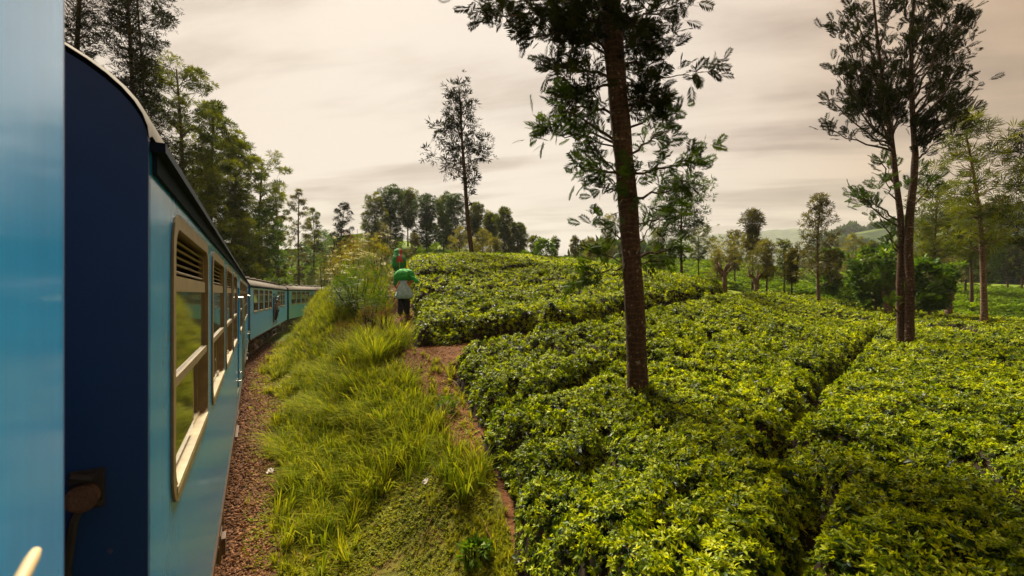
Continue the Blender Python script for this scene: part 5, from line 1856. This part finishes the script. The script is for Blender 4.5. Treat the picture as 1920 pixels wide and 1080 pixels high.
for k, (px, d, top, hw, pr, c0, lf, tm, lab) in enumerate([
        (1600, 70, 440, 24, 'oval', 0.2, 'yellow_leaf', 'feather', 'yellow green tree far down the valley below the green hill'),
        (1632, 60, 455, 22, 'oval', 0.2, e, 'spray', 'dark green tree before the green hill'),
        (1730, 50, 425, 34, 'oval', 0.2, 'brown_leaf', 'spray', 'brown leafed tree just behind the twin oak'),
        (1770, 54, 415, 34, 'oval', 0.2, 'brown_leaf', 'spray', 'dense brown tree in the middle of the mass'),
        (1810, 50, 430, 32, 'oval', 0.2, 'brown_leaf', 'spray', 'brown tree with pale stem behind the leaning tree'),
        (1848, 46, 440, 32, 'oval', 0.25, 'oak_leaf', 'spray', 'dark tree standing on the edge of the far tea rows'),
        (1890, 60, 448, 24, 'oval', 0.3, 'oak_dark', 'spray', 'small dark tree far out before the misty hill'),
        (1916, 60, 445, 20, 'oval', 0.3, e, 'spray', 'small green tree at the far misty hill foot'),
        (1755, 34, 345, 52, 'umbrella', 0.42, 'euc_leaf', 'spray', 'flat layered tree rising above the brown mass'),
        (1822, 36, 372, 50, 'umbrella', 0.45, 'euc_leaf', 'spray', 'flat crowned tree behind the leaning tree stem'),
        (1700, 44, 440, 28, 'oval', 0.2, e, 'spray', 'green tree seen between the twin oak stems')]):
    tree('valley_tree', lab, px, d, top, hw, pr, c0, lf, 'bark_far', GB, int(30 + hw * 0.6), 19, 0.5 if pr != 'umbrella' else 0.3, tm=tm)
tree('leaning_tree', 'slender leaning tree with pale mottled stem and windswept crown', 1846, 19, 215, 74, 'oval', 0.42, 'euc_leaf', 'bark_pale', 'trees by the far tea rows', 58, 20, 0.5, tm='feather', lean=-0.07, tr=0.13, lsz=0.40, dense=0.85)
tree('leaning_tree', 'tall dark tree cut off by the photo edge past the leaning tree', 1945, 20, 225, 64, 'oval', 0.40, 'oak_dark', 'bark', 'trees by the far tea rows', 46, 20, 0.45, tm='feather', lsz=0.40, dense=0.9)

# ---- bank beside the line
GBk = 'weeds on the bank'
for (lab, px, d, top, hw, lf, tm, n, fl, sz, nm) in [
        ('white flowering bush on top of the bank beside the pickers', 675, 18.0, 478, 62, 'green_leaf', 'spray', 1700, 30, 0.9, 'flowering_shrub'),
        ('smaller white flowering bush sloping down towards the far coaches', 648, 19.0, 500, 34, 'green_leaf', 'spray', 1100, 14, 0.9, 'flowering_shrub'),
        ('yellow flowering weeds behind the white flowering bush', 655, 22, 446, 50, 'yellow_leaf', 'feather', 1500, 12, 0.9, 'tall_weed'),
        ('tall yellow weeds right beside the pickers', 708, 21, 440, 38, 'yellow_leaf', 'feather', 1200, 16, 0.9, 'tall_weed'),
        ('orange brown dying weeds at the top of the bank', 665, 24, 425, 42, 'fern', 'feather', 1100, 0, 0.9, 'tall_weed'),
        ('yellow weeds at the lower end of the bank above the last coach', 645, 24, 470, 30, 'yellow_leaf', 'feather', 900, 10, 0.9, 'tall_weed'),
        ('dark leafy bush below the white flowers', 700, 16.6, 532, 36, 'green_leaf', 'spray', 700, 0, 0.9, 'shrub'),
        ('reddish dry fern under the white flowering bush', 692, 15.8, 568, 24, 'fern', 'feather', 420, 0, 0.9, 'dry_fern'),
        ('reddish dry fern nearer the train than the other ferns', 650, 15.0, 592, 30, 'fern', 'feather', 420, 0, 0.9, 'dry_fern'),
        ('brown dry fern close to the path edge', 722, 15.0, 572, 18, 'fern', 'feather', 260, 0, 0.9, 'dry_fern')]:
    shrub(nm, lab, px, d, top, hw, lf, tm, n, sz, {'flowering_shrub': 'shrub', 'tall_weed': 'weed', 'shrub': 'shrub', 'dry_fern': 'fern'}[nm], GBk, fl)
for (lab, px, py, d, h, rd, n, lean) in [
        ('fountain of grass nearest the train, below the others', 560, 770, 9.6, 0.75, 0.75, 240, (-0.25, -0.1)),
        ('thick bright grass clump beside the red path', 718, 760, 9.0, 0.85, 0.75, 300, (0.0, -0.05)),
        ('low spreading grass clump in front of the bright one', 600, 830, 8.4, 0.55, 0.65, 200, (-0.1, -0.1)),
        ('tall arching grass below the pickers', 705, 680, 12.0, 1.25, 0.95, 300, (0.05, -0.1)),
        ('tall pale grass next to the path bend', 750, 640, 13.0, 1.1, 0.7, 240, (0.1, 0)),
        ('high grass on the bank below the dry ferns', 655, 650, 13.2, 1.05, 0.9, 260, (-0.1, -0.1)),
        ('grass clump on the shoulder of the bank', 610, 660, 14.2, 0.8, 0.9, 220, (-0.2, -0.1)),
        ('small upright grass tuft between the larger clumps', 655, 760, 9.8, 0.6, 0.5, 140, (0, 0)),
        ('broad bladed tuft on the worn ground below the clumps', 735, 850, 7.6, 0.32, 0.35, 60, (0, 0)),
        ('thin grass tuft close to the ballast edge', 575, 700, 12.4, 0.6, 0.7, 160, (-0.2, 0)),
        ('grass clump high on the bank near the weeds', 690, 610, 14.6, 0.95, 0.8, 220, (0, -0.05)),
        ('pale grass beside the walking pickers', 722, 610, 15.4, 0.9, 0.6, 160, (0.1, 0)),
        ('wide drooping grass clump between the two brightest clumps', 640, 735, 10.4, 0.8, 0.8, 240, (-0.15, -0.05)),
        ('dense grass clump hanging over the ballast edge', 530, 735, 10.6, 0.6, 0.7, 200, (-0.3, -0.1)),
        ('upright grass clump next to the path below the bend', 765, 720, 10.2, 0.75, 0.5, 180, (0.1, -0.05)),
        ('tousled grass clump under the tall arching grass', 665, 705, 11.2, 0.9, 0.85, 240, (-0.1, -0.1)),
        ('yellowing grass clump on the slope facing the train', 610, 715, 11.4, 0.75, 0.8, 220, (-0.25, -0.1)),
        ('coarse grass clump lowest of the group by the path', 745, 800, 8.4, 0.5, 0.5, 150, (0, -0.1)),
        ('small arching clump close to the open ballast', 545, 830, 8.5, 0.38, 0.5, 110, (-0.1, -0.1)),
        ('long grass on the steep part below the dark leafy bush', 680, 640, 13.6, 1.0, 0.8, 230, (-0.1, -0.1))]:
    grass_clump(lab, px, py, d, h, rd, n, lean=lean, w=0.013)
shrub('seedling', 'small dark leafy plant alone on the red path', 838, 8.7, 738, 27, 'green_leaf', 'spray', 330, 0.8, 'plant', None)
shrub('seedling', 'bright low plant at the tea edge near the bottom', 890, 5.0, 1010, 30, 'green_leaf', 'broad', 40, 1.6, 'plant', None)

# ---- litter and twigs
def scrap(label, px, py, s, seed):
    q = hit(px, py)
    r = np.random.default_rng(seed)
    mb = MB(); n = 5
    v = [((i / (n - 1) - 0.5) * s * (1 + r.uniform(-0.2, 0.2)), (j / (n - 1) - 0.5) * s * 0.7 * (1 + r.uniform(-0.2, 0.2)), abs(r.normal(0, s * 0.16)) + 0.01) for i in range(n) for j in range(n)]
    mb.add(v, [(i * n + j, (i + 1) * n + j, (i + 1) * n + j + 1, i * n + j + 1) for i in range(n - 1) for j in range(n - 1)])
    o = mb.build('paper_scrap', M['cloth_white']); o.location = (q[0], q[1], T(*q) + 0.06); o.rotation_euler = (r.uniform(-0.3, 0.3), r.uniform(-0.3, 0.3), r.uniform(0, 6))
    tag(o, label, 'litter', 'crumpled paper by the track')


scrap('crumpled white paper on the ballast edge', 507, 892, 0.16, 1)
scrap('pale torn paper in the grass nearer the photo bottom', 583, 986, 0.17, 2)
scrap('thin white scrap on the worn grass', 798, 916, 0.10, 3)
for (lab, x0, y0, x1, y1) in [('dry forked twig on the bare soil by the tea', 838, 712, 862, 735), ('thin dry stem lying by the tea bushes low down', 905, 985, 922, 1040), ('pale bent straw on the short grass', 795, 1020, 812, 985)]:
    a_, b_ = hit(x0, y0), hit(x1, y1)
    pa3 = np.array((*a_, T(*a_) + 0.05)); pb3 = np.array((*b_, T(*b_) + 0.09))
    mb = MB().tube(curve(pa3, pb3, 0.06, 6, 0.03), np.linspace(0.010, 0.005, 6), 5)
    o = mb.build('dry_twig', M['fern']); tag(o, lab, 'twig', 'dry twigs by the tea')

# ---- tea rows on the far slopes
def mound(seed):
    r = np.random.default_rng(seed); mb = MB(); n = 46
    for k in range(n):
        a = r.uniform(0, 6.283); e_ = math.asin(r.uniform(0.05, 1)); c = np.array((math.cos(a) * math.cos(e_) * 0.62, math.sin(a) * math.cos(e_) * 0.62, 0.50 * math.sin(e_) + 0.08))
        v, f = TM['broad']
        d_ = c / np.linalg.norm(c) + r.normal(0, 0.3, 3); d_ /= np.linalg.norm(d_); s_ = np.cross(d_, (0.3, 0.2, 1)); s_ /= np.linalg.norm(s_); u_ = np.cross(d_, s_)
        mb.add(c + (v @ np.stack((d_, s_, u_))) * 0.26, f, 0, r.uniform(0, 1))
    return mb


MOUNDS = [src(mound(80 + k), 'tea_mound', M['tea_far']) for k in range(3)]


def far_rows(label, az0, az1, r0, r1, step, skip, poly_excl=True):
    pts = []
    k = 0
    r_ = r0
    while r_ < r1:
        if k % skip != skip - 1:
            n = int(r_ * math.radians(az1 - az0) / 0.72)
            a = np.radians(np.linspace(az0, az1, n)) + rng.normal(0, 0.003, n)
            q = r_ + 1.6 * np.sin(a * 9 + r_ * 0.1) + rng.normal(0, 0.1, n)
            pts.append(np.c_[q * np.sin(a), q * np.cos(a)])
        r_ += step; k += 1
    p = np.vstack(pts)
    d, _, _ = polydist(p[:, 0], p[:, 1], CL)
    ok = (d > 4) & ~inside(p[:, 0], p[:, 1], UP) & ~inside(p[:, 0], p[:, 1], LOW) & (fbm(p[:, 0] * 0.15, p[:, 1] * 0.15, 2) > 0.27)
    p = p[ok]
    z = terrain(p[:, 0], p[:, 1])
    n = len(p)
    s = rng.uniform(0.85, 1.2, (n, 3)) * (1.0, 1.0, 0.9)
    scatter('tea_rows', np.c_[p, z], np.c_[np.zeros((n, 2)), rng.uniform(0, 6.28, n)], s, rng.integers(0, 3, n), MOUNDS, None, 'stuff', label)


far_rows('terraced tea rows on the hillside behind the train', -40, -14, 52, 125, 1.75, 6)
far_rows('tea rows on the middle slope beyond the oak', 6, 40, 42, 110, 1.9, 5)
far_rows('clipped tea rows at the far edge behind the leaning tree', 34, 54, 30, 100, 1.75, 4)
far_rows('tea on the rise below the eucalyptus clump', -16, 8, 42, 72, 1.7, 5)

# ---- woods on the distant hills
def hill_woods():
    n = 5200
    az = rng.uniform(8, 56, n); r_ = rng.uniform(130, 640, n)
    x = r_ * np.sin(np.radians(az)); y = r_ * np.cos(np.radians(az))
    k = fbm(x * 0.018 + 3, y * 0.018, 3) > 0.52
    x, y, r_ = x[k], y[k], r_[k]
    z = terrain(x, y)
    s = rng.uniform(3.5, 8, len(x))
    sc_ = np.c_[s, s, s * rng.uniform(0.9, 1.6, len(x))]
    srcs = []
    for q in range(3):
        mb = MB()
        m = 90
        a = rng.normal(0, 1, (m, 3)); a /= np.linalg.norm(a, axis=1, keepdims=True); a[:, 2] = np.abs(a[:, 2])
        place(mb, 'broad', a * rng.uniform(0.5, 0.8, (m, 1)), a + rng.normal(0, 0.4, (m, 3)), rng.uniform(0.25, 0.5, m), rng.uniform(0, 1, m))
        srcs.append(src(mb, 'far_tree', M['oak_leaf']))
    scatter('far_woods', np.c_[x, y, z], np.c_[np.zeros((len(x), 2)), rng.uniform(0, 6.28, len(x))], sc_, rng.integers(0, 3, len(x)), srcs)


hill_woods()

# ---- the misty air
HAZE = 0.00026
if HAZE:
    hz = MB().box((-2450, -2450, -30), (2450, 2450, 340)).build('haze', bpy.data.materials.new('haze'))
    m = hz.data.materials[0]; m.use_nodes = True
    t = NT(m.node_tree); t.n.clear()
    out = t.add('ShaderNodeOutputMaterial'); pv = t.add('ShaderNodeVolumePrincipled')
    pv.inputs['Color'].default_value = (0.80, 0.84, 0.84, 1); pv.inputs['Density'].default_value = HAZE; pv.inputs['Anisotropy'].default_value = 0.0
    t.l.new(pv.outputs[0], out.inputs['Volume'])
    tag(hz, kind='stuff')
